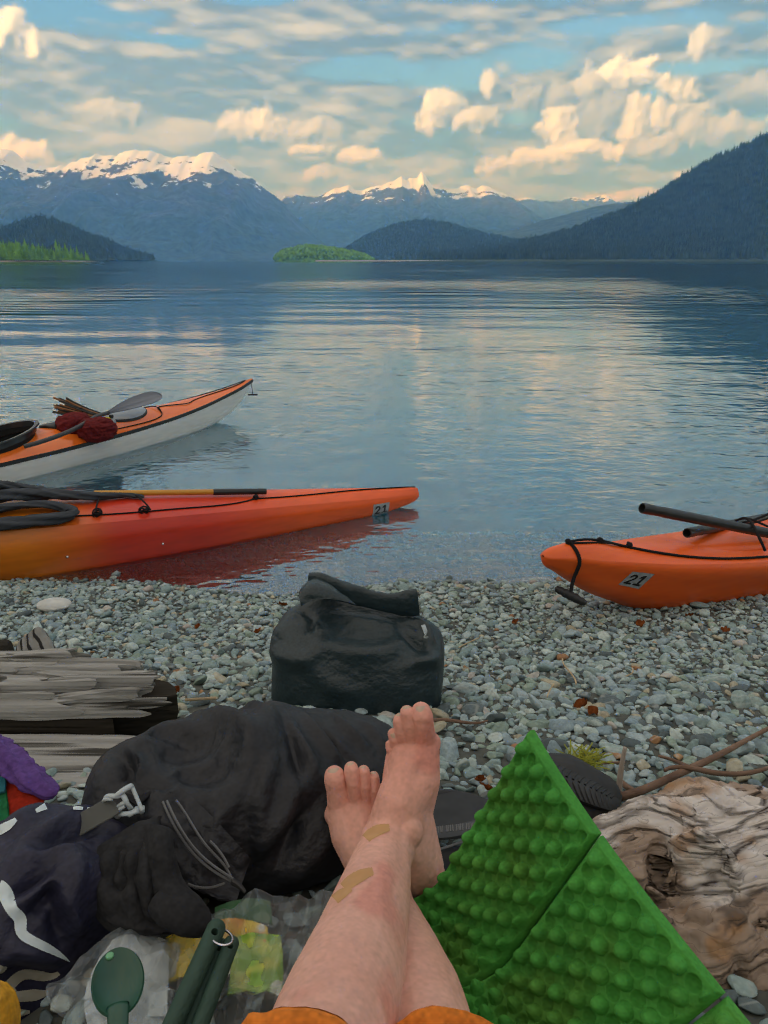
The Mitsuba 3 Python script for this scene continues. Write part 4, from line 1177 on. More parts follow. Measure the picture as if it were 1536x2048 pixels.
# --- the navy bag at the left
nb = thing('navy_bag', 'navy blue bag with white stripes and grey buckle at the left edge', 'bag')
m = trimesh.creation.icosphere(subdivisions=6)
v = m.vertices
w = np.sign(v) * np.abs(v) ** .88
ctr = at(-30, 1945, .868)
ax1 = unit(at(260, 1640, .99) - at(-60, 1830, .96))
ax3 = unit(np.array([-.05, -.14, .98]))
ax2 = unit(np.cross(ax3, ax1))
ax3 = np.cross(ax1, ax2)
w[:, 1] = np.where(w[:, 1] < 0, w[:, 1] * (1 - .78 * sstep(-.25, .75, w[:, 0])), w[:, 1])
m.vertices = ctr + (w * [.190, .170, .112]) @ np.stack([ax1, ax2, ax3])
m.vertices += ax1 * (.03 * np.clip(w[:, 0], 0, 1) ** 2)[:, None] - ax3 * (.03 * np.clip(w[:, 0], 0, 1) ** 2)[:, None]
displace(m, .022 * (nz3(m.vertices, 7, 121, 3) - .5) + .010 * (ridged(m.vertices, 12, 123, 3) - .5))
folds(m, [([(20, 1700), (60, 1692), (130, 1650), (215, 1612)], .012, .015), ([(60, 1720), (120, 1690), (200, 1650)], -.010, .010), ([(0, 1740), (60, 1720), (110, 1706), (150, 1690)], .011, .012), ([(10, 1790), (60, 1765), (100, 1730)], -.012, .010), ([(30, 1810), (70, 1785), (108, 1750)], .010, .009),
          ([(60, 1830), (90, 1795), (112, 1762)], -.010, .009), ([(105, 1760), (135, 1820), (160, 1860)], .011, .010), ([(100, 1760), (115, 1830), (120, 1880)], -.009, .009), ([(170, 1700), (150, 1760), (165, 1820)], .010, .016), ([(0, 1680), (30, 1660), (100, 1620), (170, 1600)], .012, .02), ([(0, 1900), (60, 1910), (130, 1935)], .010, .014), ([(0, 1940), (80, 1950), (130, 1955)], -.012, .012)], gain=1.6)
obj('body', m, 'navy_bsdf', nb, smooth=True)
navy = m
for cpts, wid in (([(-6, 1662), (14, 1652), (32, 1638)], [20, 18, 8]), ([(72, 1622), (96, 1610), (122, 1599)], [8, 15, 8]), ([(146, 1616), (158, 1616), (166, 1617)], [6, 8, 6]), ([(174, 1618), (186, 1620), (198, 1624)], [8, 9, 6]),
                  ([(-4, 1775), (14, 1795), (26, 1822), (40, 1838), (42, 1862), (62, 1880), (95, 1896), (120, 1910), (139, 1923)], [34, 30, 24, 26, 22, 20, 18, 12, 2])):
    obj('stripe', patch_on(m, cpts, wid), 'white_print', nb, smooth=True)
for cpts, wid in (([(-4, 1938), (6, 1938), (14, 1934)], [20, 14, 2]), ([(4, 1982), (24, 1966), (46, 1950), (80, 1952), (118, 1946)], [20, 22, 20, 20, 8]), ([(14, 1996), (40, 1993), (70, 1990), (98, 1984)], [18, 22, 24, 8]), ([(20, 2030), (40, 2026), (60, 2024)], [20, 16, 6]), ([(24, 2010), (10, 1998), (30, 1976)], [12, 14, 12])):
    obj('lettering', patch_on(m, cpts, wid), 'beige_print', nb, smooth=True)
st = [at(150, 1655, .905), at(185, 1635, .905), at(215, 1618, .905), at(232, 1608, .91)]
obj('strap', band(st, .026, .003, 24, up=(-.25, -.6, .75)), 'webbing', nb, smooth=30)
obj('strap', band([at(258, 1602, .925), at(272, 1594, .935), at(290, 1600, .955), at(300, 1625, .965)], .028, .003, 24, up=(-.25, -.6, .75)), 'rope_bsdf', nb, smooth=30)
bk = numbered(nb + '__buckle')
bars = [([(263, 1571), (285, 1622)], 4.5), ([(263, 1571), (243, 1583), (232, 1592)], 6.5), ([(285, 1622), (268, 1624), (258, 1630)], 6.5), ([(232, 1592), (248, 1594), (254, 1606), (262, 1618), (258, 1630)], 6.0), ([(212, 1603), (222, 1592), (236, 1592), (246, 1580)], 6.0),
        ([(234, 1618), (243, 1608), (252, 1604)], 5.5), ([(236, 1634), (246, 1628), (262, 1626), (274, 1616)], 6.0), ([(208, 1604), (214, 1598), (226, 1598)], 5.0), ([(234, 1634), (240, 1618), (250, 1612)], 5.0)]
scene[bk] = mikit.ply(join([tube([at(*q, .915 - .012 * math.sin(i)) for i, q in enumerate(b)], r * .00056, 16, 10, .8) for b, r in bars]), 'buckle_bsdf', smooth=True)
obj('tip', blob(at(286, 1620, .93), np.eye(3), (.004, .004, .006), 3, .1, 2), 'white_print', nb)

# --- coloured cloth, white container and yellow thing at the left edge
cc = thing('fleece_blanket', 'purple edged fleece with red, green and teal patches at the left edge', 'blanket')
scene['purple_bsdf'] = fabric((.075, .035, .16), (.14, .075, .27), .9, .1, 500, sheen=.8)
scene['red_cloth'] = fabric((.22, .016, .008), (.36, .03, .012), .9, .1, 500)
scene['green_cloth'] = fabric((.01, .09, .035), (.02, .15, .06), .9, .1, 500)
scene['teal_cloth'] = fabric((.02, .10, .13), (.03, .16, .20), .9, .1, 500)
obj('purple_border', cloth_rope([at(-70, 1440, 1.10), at(-10, 1505, 1.06), at(30, 1530, 1.04), at(65, 1560, 1.02), at(112, 1590, 1.0)], [.026, .026, .022, .018, .010], 131, turns=.2), 'purple_bsdf', cc, smooth=True)
obj('red_patch', sheet([[(8, 1530, 1.06), (50, 1560, 1.04), (100, 1588, 1.02)], [(10, 1580, 1.03), (50, 1600, 1.01), (85, 1612, 1.0)], [(16, 1650, .99), (50, 1640, .985), (75, 1635, .98)]], 30, 30, .003, .012, 20, 3), 'red_cloth', cc, smooth=50)
obj('green_patch', sheet([[(-40, 1590, 1.02), (-10, 1585, 1.025), (14, 1580, 1.025)], [(-40, 1620, 1.0), (-10, 1620, 1.0), (18, 1612, 1.0)], [(-40, 1670, .97), (-10, 1660, .975), (22, 1650, .975)]], 24, 24, .003, .008, 20, 4), 'green_cloth', cc, smooth=50)
obj('teal_patch', sheet([[(-30, 1555, 1.035), (0, 1556, 1.035), (14, 1562, 1.03)], [(-30, 1590, 1.015), (0, 1588, 1.015), (12, 1586, 1.015)]], 12, 16, .003, .006, 20, 5), 'teal_cloth', cc, smooth=50)
wc = thing('container', 'white plastic container corner showing between plank and black sack', 'container')
scene['white_plastic'] = principled((.62, .63, .60), .35, .4)
hull = manifold3d.Manifold.batch_hull([manifold3d.Manifold.sphere(.012, 24).translate(tuple(at(a_, b_, c_))) for a_, b_, c_ in ((222, 1552, 1.10), (208, 1592, 1.07), (250, 1590, 1.07), (262, 1545, 1.12), (212, 1620, 1.08), (260, 1620, 1.10), (225, 1580, 1.15))])
obj('body', tm(hull), 'white_plastic', wc, smooth=40)
yl = thing('yellow_pouch', 'yellow pouch in the lower left corner', 'pouch')
obj('body', blob(at(-36, 2062, .66), np.eye(3), (.026, .035, .034), 21, .10, 4, 2), 'yellow_bsdf', yl, smooth=True)
scene['yellow_bsdf'] = fabric((.42, .20, .01), (.58, .30, .02), .6, .3, 600)

# --- weathered timbers
scene['old_wood'] = two(bump(principled(lambda p, n, uv: MIX(MIX((.20, .20, .195), (.42, .42, .40), F(p.x * 4, p.y * 160, p.z * 160, 4)), mi.Color3f(.05, .048, .042), SS(.60, .75, F(p.x * 2.2 + 3, p.y * 75, p.z * 75, 3))), .85, .15),
                             lambda p, n, uv: F(p.x * 5, p.y * 190, p.z * 190, 3), .004, 6e-4))
scene['rotten_wood'] = two(bump(principled(lambda p, n, uv: MIX((.016, .014, .011), (.05, .044, .035), F(p.x * 5, p.y * 90, p.z * 120, 4)), .9, .1), lambda p, n, uv: F(p.x * 6, p.y * 120, p.z * 150, 3), .008, 8e-4))


def splinter(x0, x1, y0, y1, z, th, seed, tilt=0.0, nx=90, ny=14):
    """A long split piece of timber with ragged ends, along x."""
    q = np.random.default_rng(seed)
    yy = np.linspace(0, 1, ny)
    e1 = x1 - (x1 - x0) * .14 * np.interp(yy, np.linspace(0, 1, 6), q.random(6)) - .014 * q.random(ny)
    e0 = x0 + .05 * q.random(ny)
    X = e0[None] + (e1 - e0)[None] * np.linspace(0, 1, nx)[:, None]
    Yv = y0 + (y1 - y0) * yy[None] + .009 * (nz(X * 9, X * 0 + yy[None] * 3, seed, 3) - .5)
    Z = z + tilt * (X - x0) + .016 * (nz(X * 5, Yv * 130, seed + 1, 3) - .5) - .012 * (np.abs(2 * yy[None] - 1) ** 6)
    top = np.stack([X, Yv, Z], -1)
    bot = np.stack([X, Yv, Z - th * (.6 + .6 * nz(X * 5, Yv * 60, seed + 2, 2)) * sstep(0, .05, (e1[None] - X) + .02)], -1)
    a, b = grid(top), grid(bot)
    b.invert()
    rim = np.concatenate([top[:, 0], top[-1], top[::-1, -1], top[0, ::-1]]), np.concatenate([bot[:, 0], bot[-1], bot[::-1, -1], bot[0, ::-1]])
    s_ = grid(np.stack([rim[0], rim[1]], 1))
    m = join(a, b, s_)
    if a.face_normals[:, 2].mean() < 0:
        m.invert()
    return m


tb = thing('driftwood_timber', 'split grey timber with dark rotten front face on the left of the beach', 'driftwood')
zt = .690
obj('core', splinter(-1.5, -.40, 1.275, 1.45, zt - .012, .12, 141, 0, 110, 18), 'rotten_wood', tb, smooth=25)
q = np.random.default_rng(15)
for (x0, x1, y0, y1, z, th) in ((-1.5, -.355, 1.270, 1.300, zt - .002, .010), (-1.5, -.375, 1.292, 1.330, zt + .004, .014), (-1.5, -.52, 1.268, 1.312, zt + .010, .012), (-1.5, -.50, 1.325, 1.36, zt + .006, .02), (-.62, -.455, 1.33, 1.37, zt + .014, .022), (-1.5, -.60, 1.352, 1.392, zt + .014, .022),
                                (-.72, -.46, 1.375, 1.405, zt + .012, .018), (-1.5, -.50, 1.40, 1.428, zt + .006, .02), (-1.5, -.66, 1.395, 1.42, zt + .022, .018), (-1.5, -.56, 1.425, 1.452, zt + .012, .024), (-1.5, -.72, 1.278, 1.335, zt + .030, .022), (-1.5, -.70, 1.32, 1.36, zt + .026, .016), (-1.5, -.58, 1.448, 1.475, zt + .010, .03)):
    obj('splinter', splinter(x0, x1, y0, y1, z, th, int(q.integers(1e6)), q.normal(0, .006)), 'old_wood', tb, smooth=25)
for i in range(7):
    x1, y0 = q.uniform(-.75, -.40), q.uniform(1.272, 1.44)
    obj('splinter', splinter(x1 - q.uniform(.08, .30), x1, y0, y0 + q.uniform(.008, .022), zt + q.uniform(.012, .030), q.uniform(.008, .016), int(q.integers(1e6)), q.normal(.02, .05), 60, 8), 'old_wood', tb, smooth=25)
pl = thing('plank', 'flat weathered grey plank below the split timber', 'plank')
obj('board', splinter(-1.5, -.36, 1.065, 1.150, .648, .035, 151), 'old_wood', pl, smooth=25)
obj('board', splinter(-1.5, -.36, 1.152, 1.268, .648, .035, 153), 'old_wood', pl, smooth=25)
scene['ring_wood'] = two(bump(principled(lambda p, n, uv: MIX(MIX((.17, .17, .165), (.30, .30, .28), F(p.x * 40, p.y * 40, p.z * 40, 3)), mi.Color3f(.02, .02, .02), SS(.35, .75, dr.sin(dr.sqrt(dr.square(p.x + .98) + dr.square(p.z - .47)) * 420 + 5 * N(p.x * 20, p.y * 20, p.z * 20)))), .8, .15),
                             lambda p, n, uv: dr.sin(dr.sqrt(dr.square(p.x + .98) + dr.square(p.z - .47)) * 420 + 5 * N(p.x * 20, p.y * 20, p.z * 20)), .002, 6e-4))
ch = manifold3d.Manifold.batch_hull([manifold3d.Manifold.sphere(.010, 16).translate(tuple(at(a_, b_, c_))) for a_, b_, c_ in ((76, 1264, 1.80), (88, 1272, 1.83), (125, 1345, 1.80), (35, 1350, 1.72), (22, 1345, 1.78), (60, 1350, 1.86), (100, 1300, 1.78), (45, 1290, 1.79))])
chm = tm(ch.refine_to_length(.006))
trimesh.smoothing.filter_taubin(chm, iterations=12)
displace(chm, .006 * (ridged(chm.vertices, 25, 161, 3) - .5))
solo('wood_chunk', chm, 'ring_wood', 'grey wood chunk with dark curved ridges behind the split timber', 'driftwood', smooth=40)
dk = manifold3d.Manifold.batch_hull([manifold3d.Manifold.sphere(.010, 16).translate(tuple(at(a_, b_, c_))) for a_, b_, c_ in ((-20, 1285, 1.80), (12, 1290, 1.82), (28, 1345, 1.80), (-30, 1350, 1.78), (0, 1300, 1.74))])
dkm = tm(dk.refine_to_length(.008))
displace(dkm, .012 * (ridged(dkm.vertices, 22, 163, 3) - .5))
solo('wood_chunk', dkm, 'rotten_wood', 'small dark rotten wood piece at the left edge beside the ridged wood chunk', 'driftwood', smooth=30)
m = trimesh.creation.icosphere(subdivisions=4)
m.vertices = m.vertices * (1 + .12 * (nz3(m.vertices, 2, 171, 3) - .5))[:, None]
cst = at(110, 1222, 3.06)
cst[2] = float(gz(cst[0], cst[1])) + .028
m.vertices = cst + m.vertices * [.068, .05, .022]
solo('pale_stone', m, principled(lambda p, n, uv: MIX((.42, .44, .43), (.60, .61, .58), F(p.x * 40, p.y * 40, p.z * 40, 3)), .7, .2), 'flat whitish stone on the pebbles in front of the fading orange kayak', 'stone', smooth=True)

# --- the big driftwood root at the right
dw = thing('driftwood_root', 'gnarled pale driftwood root at the lower right behind the green pad', 'driftwood')
S = lambda px, py, D, r: manifold3d.Manifold.sphere(r, 20).translate(tuple(at(px, py, D)))
H_ = manifold3d.Manifold.batch_hull
lobes = [H_([S(1205, 1700, 1.06, .045), S(1330, 1672, 1.08, .070), S(1290, 1740, 1.02, .050)]), H_([S(1330, 1672, 1.08, .070), S(1440, 1650, 1.10, .075), S(1600, 1660, 1.12, .07)]),
         H_([S(1440, 1700, 1.06, .085), S(1620, 1760, 1.04, .12), S(1500, 1800, 1.02, .10)]), H_([S(1420, 1760, .99, .055), S(1470, 1830, .96, .06), S(1580, 1800, .98, .09)]),
         H_([S(1370, 1880, .93, .055), S(1460, 1880, .92, .068), S(1420, 1820, .99, .06)]), H_([S(1440, 1900, .91, .062), S(1490, 1970, .89, .042), S(1470, 2030, .88, .022)]), H_([S(1290, 1830, 1.02, .05), S(1400, 1930, .97, .055), S(1330, 1900, 1.02, .05)]), H_([S(1520, 1900, .93, .06), S(1550, 2010, .88, .05), S(1480, 1990, .90, .05), S(1540, 2080, .85, .04)]), H_([S(1350, 1780, 1.0, .05), S(1420, 1930, .93, .05), S(1500, 1960, .90, .045)]), H_([S(1560, 1890, .93, .06), S(1500, 1960, .90, .035), S(1600, 1830, .96, .08)]),
         H_([S(1290, 1730, 1.03, .05), S(1330, 1850, 1.0, .045), S(1410, 1840, 1.0, .06)]), H_([S(1370, 1690, 1.00, .022), S(1440, 1712, .985, .030), S(1485, 1790, .965, .026), S(1490, 1800, .965, .02)]), H_([S(1395, 1690, 1.01, .03), S(1412, 1694, .995, .028)])]
M_ = lobes[0]
for l in lobes[1:]:
    M_ = M_ + l
rm = tm(M_.translate((-.012, -.015, -.018)).refine_to_length(.0045))
rm.merge_vertices()
trimesh.smoothing.filter_taubin(rm, iterations=14)
v = rm.vertices
g1 = ridged(v @ np.array([[.86, .3, .4], [-.2, .95, -.1], [-.45, .0, .9]]).T, (7, 24, 30), 181, 4) - .55
g2 = ridged(v, 22, 183, 4) - .55
up = sstep(.86, .96, v[:, 2])
displace(rm, .026 * g1 * (.45 + .55 * up) + .014 * g2 * (1 - .5 * up) + .016 * (ridged(v @ np.array([[.86, .3, .4], [-.2, .95, -.1], [-.45, .0, .9]]).T + .03 * nz3(v, 9, 189, 2)[:, None], (12, 48, 60), 187, 3) - .5) + .022 * (nz3(v, 9, 185, 3) - .5))
folds(rm, [([(1312, 1690), (1316, 1740), (1330, 1800)], -.028, .015), ([(1340, 1800), (1380, 1835), (1420, 1825)], -.014, .012), ([(1335, 1685), (1380, 1688), (1440, 1710), (1475, 1760), (1485, 1830)], .016, .010), ([(1490, 1830), (1525, 1850), (1530, 1900)], -.012, .009), ([(1480, 1910), (1478, 1980), (1470, 2010)], -.012, .008), ([(1380, 1672), (1410, 1685), (1418, 1705), (1390, 1715)], .014, .010), ([(1330, 1640), (1400, 1620), (1480, 1640)], -.013, .014)])


def root_grain(p):
    """Height of the weathered grain: fine ridges and cracks that swirl round the knots."""
    wx, wz = F(p.x * 7, p.y * 7, p.z * 7, 2), F(p.x * 7 + 9, p.y * 7, p.z * 7, 2)
    c = p.z * .85 + p.y * .35 - p.x * .22 + .085 * (wx - .5)
    a = p.x * .9 + p.z * .3 + .12 * (wz - .5)
    fine = 1 - dr.abs(2 * N(c * 270, a * 14, wx * 3) - 1)
    mid = 1 - dr.abs(2 * N(c * 105 + 7, a * 9, wz * 3) - 1)
    return fine, mid, wx, wz


def root_color(p, n, uv):
    fine, mid, wx, wz = root_grain(p)
    g_ = F(p.x * 9 + 3, p.y * 9, p.z * 9, 3)
    pale = MIX((.27, .24, .225), (.72, .67, .63), .35 * fine + .65 * F(p.x * 14, p.y * 40, p.z * 40, 3))
    brown = MIX((.13, .095, .075), (.42, .32, .25), .5 * fine + .5 * F(p.x * 40, p.y * 40, p.z * 40, 3))
    c = MIX(brown, pale, SS(.32, .46, g_ + 1.4 * (p.z - .82)))
    c = MIX(c, mi.Color3f(.34, .17, .06), .6 * SS(.60, .72, F(p.x * 15 + 7, p.y * 15, p.z * 15, 3)))
    return MIX(c, mi.Color3f(.055, .045, .04), .62 * SS(.88, .98, mid) + .40 * SS(.90, .99, fine))


scene['root_bsdf'] = two(bump(principled(root_color, .85, .12), lambda p, n, uv: .5 * F(p.x * 130, p.y * 130, p.z * 130, 3) - .35 * root_grain(p)[0] - 1.3 * SS(.75, 1.0, root_grain(p)[1]), .0065, 8e-4))
obj('wood', rm, 'root_bsdf', dw, smooth=True)

# --- twigs, leaves, moss
scene['twig_bsdf'] = bump(principled(lambda p, n, uv: MIX((.085, .05, .038), (.26, .17, .12), F(p.x * 30, p.y * 30, p.z * 30, 3)), .85, .15), lambda p, n, uv: F(p.x * 220, p.y * 220, p.z * 220, 2), .0025, 5e-4)
scene['straw_bsdf'] = principled(lambda p, n, uv: MIX((.30, .22, .12), (.48, .38, .25), F(p.x * 50, p.y * 50, p.z * 50, 2)), .8, .2)
scene['pale_twig'] = principled(lambda p, n, uv: MIX((.30, .25, .21), (.50, .44, .39), F(p.x * 50, p.y * 50, p.z * 50, 2)), .8, .2)


def lie(px, py, lift=.02):
    """A point lying on the beach where the photograph shows it."""
    r = at(px, py, 1.0) - CAM
    t = 1.0
    for _ in range(60):
        p = CAM + r * t
        t *= 1 + .8 * (p[2] - (float(gz(p[0], p[1])) + lift)) / max(1.5 - p[2], .2)
    return CAM + r * t


br = thing('branch', 'long brown forked branch lying on the pebbles behind the driftwood root', 'branch')
obj('stem', tube([lie(1236, 1594, .025), lie(1290, 1578, .03), lie(1345, 1553, .035), lie(1400, 1528, .04), lie(1460, 1498, .035), lie(1540, 1455, .03)], [.0068, .0066, .0062, .0056, .0048, .004], 60, 9), 'twig_bsdf', br, smooth=True)
obj('side_twig', tube([lie(1330, 1541, .04), lie(1345, 1535, .042), lie(1375, 1535, .045), lie(1420, 1544, .035), lie(1470, 1548, .028), lie(1545, 1532, .025)], [.003, .004, .005, .0045, .004, .003], 50, 8), 'twig_bsdf', br, smooth=True)
obj('side_twig', tube([lie(1318, 1512, .03), lie(1345, 1520, .035), lie(1380, 1536, .045)], [.0025, .003, .004], 20, 7), 'twig_bsdf', br, smooth=True)
b_ = lie(1236, 1592, .02)
solo('stick', tube([b_, b_ + [.002, .005, .045], b_ + [.004, .004, .088]], [.0052, .0045, .0032], 14, 9), 'pale_twig', 'short pale stick standing upright beside the shoe sole', 'stick', smooth=True)
solo('stick', tube([lie(1240, 1560, .02), lie(1252, 1572, .018), lie(1268, 1582, .02), lie(1276, 1586, .02)], [.004, .005, .005, .003], 14, 8), 'twig_bsdf', 'short brown twig lying right beside the upright stick', 'stick', smooth=True)
solo('stick', tube([lie(1140, 1528, .02), lie(1190, 1527, .022), lie(1250, 1524, .02)], .0022, 14, 6), 'twig_bsdf', 'thin straight twig crossing behind the upright stick', 'stick')
solo('stick', tube([lie(868, 1440, .03), lie(910, 1442, .03), lie(945, 1446, .03), lie(975, 1441, .03)], [.004, .004, .003, .002], 20, 7), 'twig_bsdf', 'dark red twig on the pebbles right of the raised foot', 'stick')
solo('stick', tube([lie(370, 1400, .02), lie(400, 1398, .02), lie(432, 1396, .02)], .0035, 10, 7), 'straw_bsdf', 'tan stick beside the right end of the split timber', 'stick')
for i, (pts_, w_) in enumerate((([(1125, 1318), (1132, 1335), (1146, 1352), (1152, 1368)], .0022), ([(1094, 1394), (1100, 1380), (1108, 1368)], .0018), ([(918, 1295), (935, 1286), (958, 1276)], .002), ([(1252, 1352), (1262, 1348), (1264, 1335)], .0018))):
    solo('straw', tube([lie(*q, .03) for q in pts_], w_, 14, 6), 'straw_bsdf', ['bent tan grass stalk on the pebbles right of the dark green bag', 'short tan stalk below the bent grass stalk on the pebbles', 'pale straw between the dark green bag and the right hand kayak', 'dark thin stalk on the pebbles below the right hand kayak'][i], 'straw')
scene['leaf_bsdf'] = {'type': 'principledthin', 'base_color': mikit.proc(lambda p, n, uv: MIX((.10, .028, .012), (.26, .085, .025), F(p.x * 60, p.y * 60, p.z * 60, 2))), 'roughness': .6, 'diff_trans': .3}


def leaf(px, py, size, seed):
    q = np.random.default_rng(seed)
    c = lie(px, py, .032)
    a = q.uniform(0, 2 * np.pi)
    d, s_ = np.array([math.cos(a), math.sin(a), q.normal(0, .3)]), np.array([-math.sin(a), math.cos(a), q.normal(0, .3)])
    t = np.linspace(0, 1, 9)
    w = np.sin(np.pi * t) ** .8 * .42
    P = np.stack([c + size * ((t - .5)[:, None] * d + (k_ * w)[:, None] * s_ + np.array([0, 0, 1.0]) * (.25 * abs(k_) + .3 * (t - .5)[:, None] ** 2 + .08 * q.normal(0, 1, (9, 1)))) for k_ in (-1, -.4, 0, .4, 1)], 1)
    return grid(P)


LEAVES = [(350, 1385, .036, 'orange leaf beside the tan stick and the split timber'), (566, 1210, .045, 'orange leaf just left of the dark green bag'), (515, 1264, .040, 'small red leaf left of the dark green bag'), (1280, 1250, .05, 'brown leaf on the pebbles below the right hand kayak'), (1378, 1232, .045, 'rusty leaf close to the hull of the right hand kayak'),
          (1160, 1412, .04, 'dark red leaf in the middle of the pebbles'), (1185, 1425, .035, 'second dark red leaf in the middle of the pebbles, the right one'), (960, 1562, .030, 'orange seaweed scrap left of the green pad'), (972, 1576, .030, 'rusty seaweed scrap against the green pad, the lower one'), (1030, 1245, .04, 'tan leaf right of the dark green bag'), (395, 1255, .035, 'red leaf on the pebbles above the split timber'), (1450, 1262, .04, 'brown leaf at the right side of the pebbles')]
for i, (px, py, sz, lab) in enumerate(LEAVES):
    solo('leaf', leaf(px, py, sz * .75, 200 + i), 'leaf_bsdf', lab, 'leaf')
q = np.random.default_rng(31)
mc = lie(1163, 1532, .03)
solo('moss_tuft', join([tube([mc + q.normal(0, .012, 3) * [1.6, 1, .2], mc + q.normal(0, .016, 3) * [1.6, 1, 0] + [0, 0, q.uniform(.01, .028)]], .0011, 3, 4, smooth=False) for _ in range(90)]), 'moss_bsdf', 'small yellow green tuft of moss behind the shoe sole', 'moss')
scene['moss_bsdf'] = principled((.30, .32, .05), .9, .1)

# --- black footwear
scene['sole_bsdf'] = bump(principled(lambda p, n, uv: MIX((.020, .021, .023), (.045, .047, .05), F(p.x * 50, p.y * 50, p.z * 50, 3)), .6, .3), lambda p, n, uv: F(p.x * 300, p.y * 300, p.z * 300, 2), .0008, 5e-4)
sh_ = thing('shoe', 'black shoe lying sole up behind the green pad', 'shoe')
sp = manifold3d.Manifold.batch_hull([manifold3d.Manifold.sphere(r_, 24).translate(tuple(at(a_, b_, c_))) for a_, b_, c_, r_ in ((1060, 1545, 1.20, .030), (1130, 1560, 1.20, .040), (1195, 1592, 1.20, .036), (1085, 1600, 1.17, .035), (1175, 1625, 1.16, .030))])
obj('upper', tm(sp.refine_to_length(.006)), 'sole_bsdf', sh_, smooth=True)
ctrl = [[(1075, 1510, 1.205), (1118, 1524, 1.20), (1170, 1545, 1.20), (1215, 1570, 1.20), (1238, 1592, 1.20)], [(1080, 1535, 1.165), (1120, 1552, 1.155), (1165, 1572, 1.150), (1205, 1592, 1.155), (1236, 1606, 1.18)], [(1095, 1580, 1.14), (1125, 1590, 1.13), (1165, 1605, 1.125), (1200, 1618, 1.13), (1228, 1622, 1.16)]]
sole = sheet(ctrl, 40, 60, .010)
obj('sole', sole, 'sole_bsdf', sh_, smooth=40)
W = np.array([[at(*q_) for q_ in row] for row in np.array(ctrl, float)])
f_ = [RectBivariateSpline(np.linspace(0, 1, 3), np.linspace(0, 1, 5), W[..., k_], kx=2, ky=3) for k_ in range(3)]
so = lambda a_, b_, l_: np.array([float(x(a_, b_)[0, 0]) for x in f_]) + l_ * unit(CAM - W[1, 2])
for i in range(13):
    a_ = .06 + i * .066
    obj('tread', band([so(.06 + .02 * (i % 2), a_ + .10, .006), so(.25, a_ + .03, .008), so(.46, a_, .008)], .0042, .006, 10, up=unit(CAM - W[1, 2])), 'sole_bsdf', sh_)
    obj('tread', band([so(.52, a_ + .01, .008), so(.72, a_ + .05, .008), so(.94, a_ + .10, .006)], .0042, .006, 10, up=unit(CAM - W[1, 2])), 'sole_bsdf', sh_)
sd2 = thing('sandal', 'black sandal half hidden behind the heel and the green pad', 'sandal')
obj('footbed', sheet([[(850, 1606, 1.12), (905, 1588, 1.14), (960, 1602, 1.13), (1010, 1622, 1.11)], [(850, 1640, 1.08), (905, 1632, 1.09), (960, 1640, 1.08), (1010, 1650, 1.07)], [(850, 1672, 1.045), (905, 1670, 1.045), (960, 1664, 1.05), (1010, 1665, 1.05)]], 40, 40, .012), 'sole_bsdf', sd2, smooth=40)
obj('rim', tube([at(852, 1602, 1.125), at(880, 1588, 1.135), at(920, 1590, 1.14), at(965, 1604, 1.13), at(1000, 1622, 1.11)], .0062, 40, 9), 'black_rubber', sd2, smooth=True)
obj('strap', sheet([[(862, 1655, 1.035), (915, 1650, 1.04), (985, 1632, 1.055)], [(862, 1678, 1.015), (915, 1674, 1.02), (985, 1655, 1.035)]], 10, 40, .004), 'strap_bsdf', sd2, smooth=40)
scene['strap_bsdf'] = principled((.055, .06, .066), .5, .35)
for i in range(22):
    x_ = 872 + i * 4.1
    y_ = 1660 - .12 * (x_ - 870) * .9
    h_ = 13
    if i % 5 == 4:
        continue
    obj('raised_letter', tube([at(x_, y_ - h_ / 2, 1.018), at(x_ + (i % 3 - 1) * 1.2, y_ + h_ / 2, 1.010)], .0011, 4, 5, smooth=False), 'letter_bsdf', sd2)
scene['letter_bsdf'] = principled((.15, .155, .16), .5, .35)
obj('side', sheet([[(850, 1690, 1.03), (900, 1700, 1.03), (950, 1690, 1.04)], [(850, 1720, 1.00), (900, 1715, 1.01), (950, 1708, 1.02)], [(850, 1800, 1.0), (890, 1790, 1.0), (940, 1760, 1.02)]], 24, 24, .006), 'sole_bsdf', sd2, smooth=40)
obj('piping', tube([at(868, 1702, 1.0), at(900, 1692, 1.01), at(945, 1676, 1.03)], .0016, 20, 6), 'letter_bsdf', sd2)

# --- the green folding foam pad
scene['pad_bsdf'] = bump(principled(lambda p, n, uv: MIX((.034, .185, .028), (.080, .34, .058), F(p.x * 30, p.y * 30, p.z * 30, 4)) * (.85 + .3 * N(p.x * 420, p.y * 420, p.z * 420)) * MIX((1, 1, 1), (1.25, .80, .75), SS(.45, .72, F(p.x * 14 + 3, p.y * 14, p.z * 14, 3))), .75, .2), lambda p, n, uv: F(p.x * 420, p.y * 420, p.z * 420, 2), .0007, 5e-4)
fp = thing('foam_pad', 'green egg-crate folding foam pad standing against the driftwood root', 'sleeping pad')
topE = np.array([[.155, .716, 1.019], [.208, .615, .967], [.288, .491, .909], [.385, .36, .845], [.47, .24, .80]])
botE = np.array([[.052, .735, .768], [.110, .612, .778], [.182, .485, .793], [.265, .355, .81], [.34, .23, .82]])
SV = np.array([0, .14, .29, .45, .60])
tE, bE = [PchipInterpolator(SV, topE[:, k_]) for k_ in range(3)], [PchipInterpolator(SV, botE[:, k_]) for k_ in range(3)]


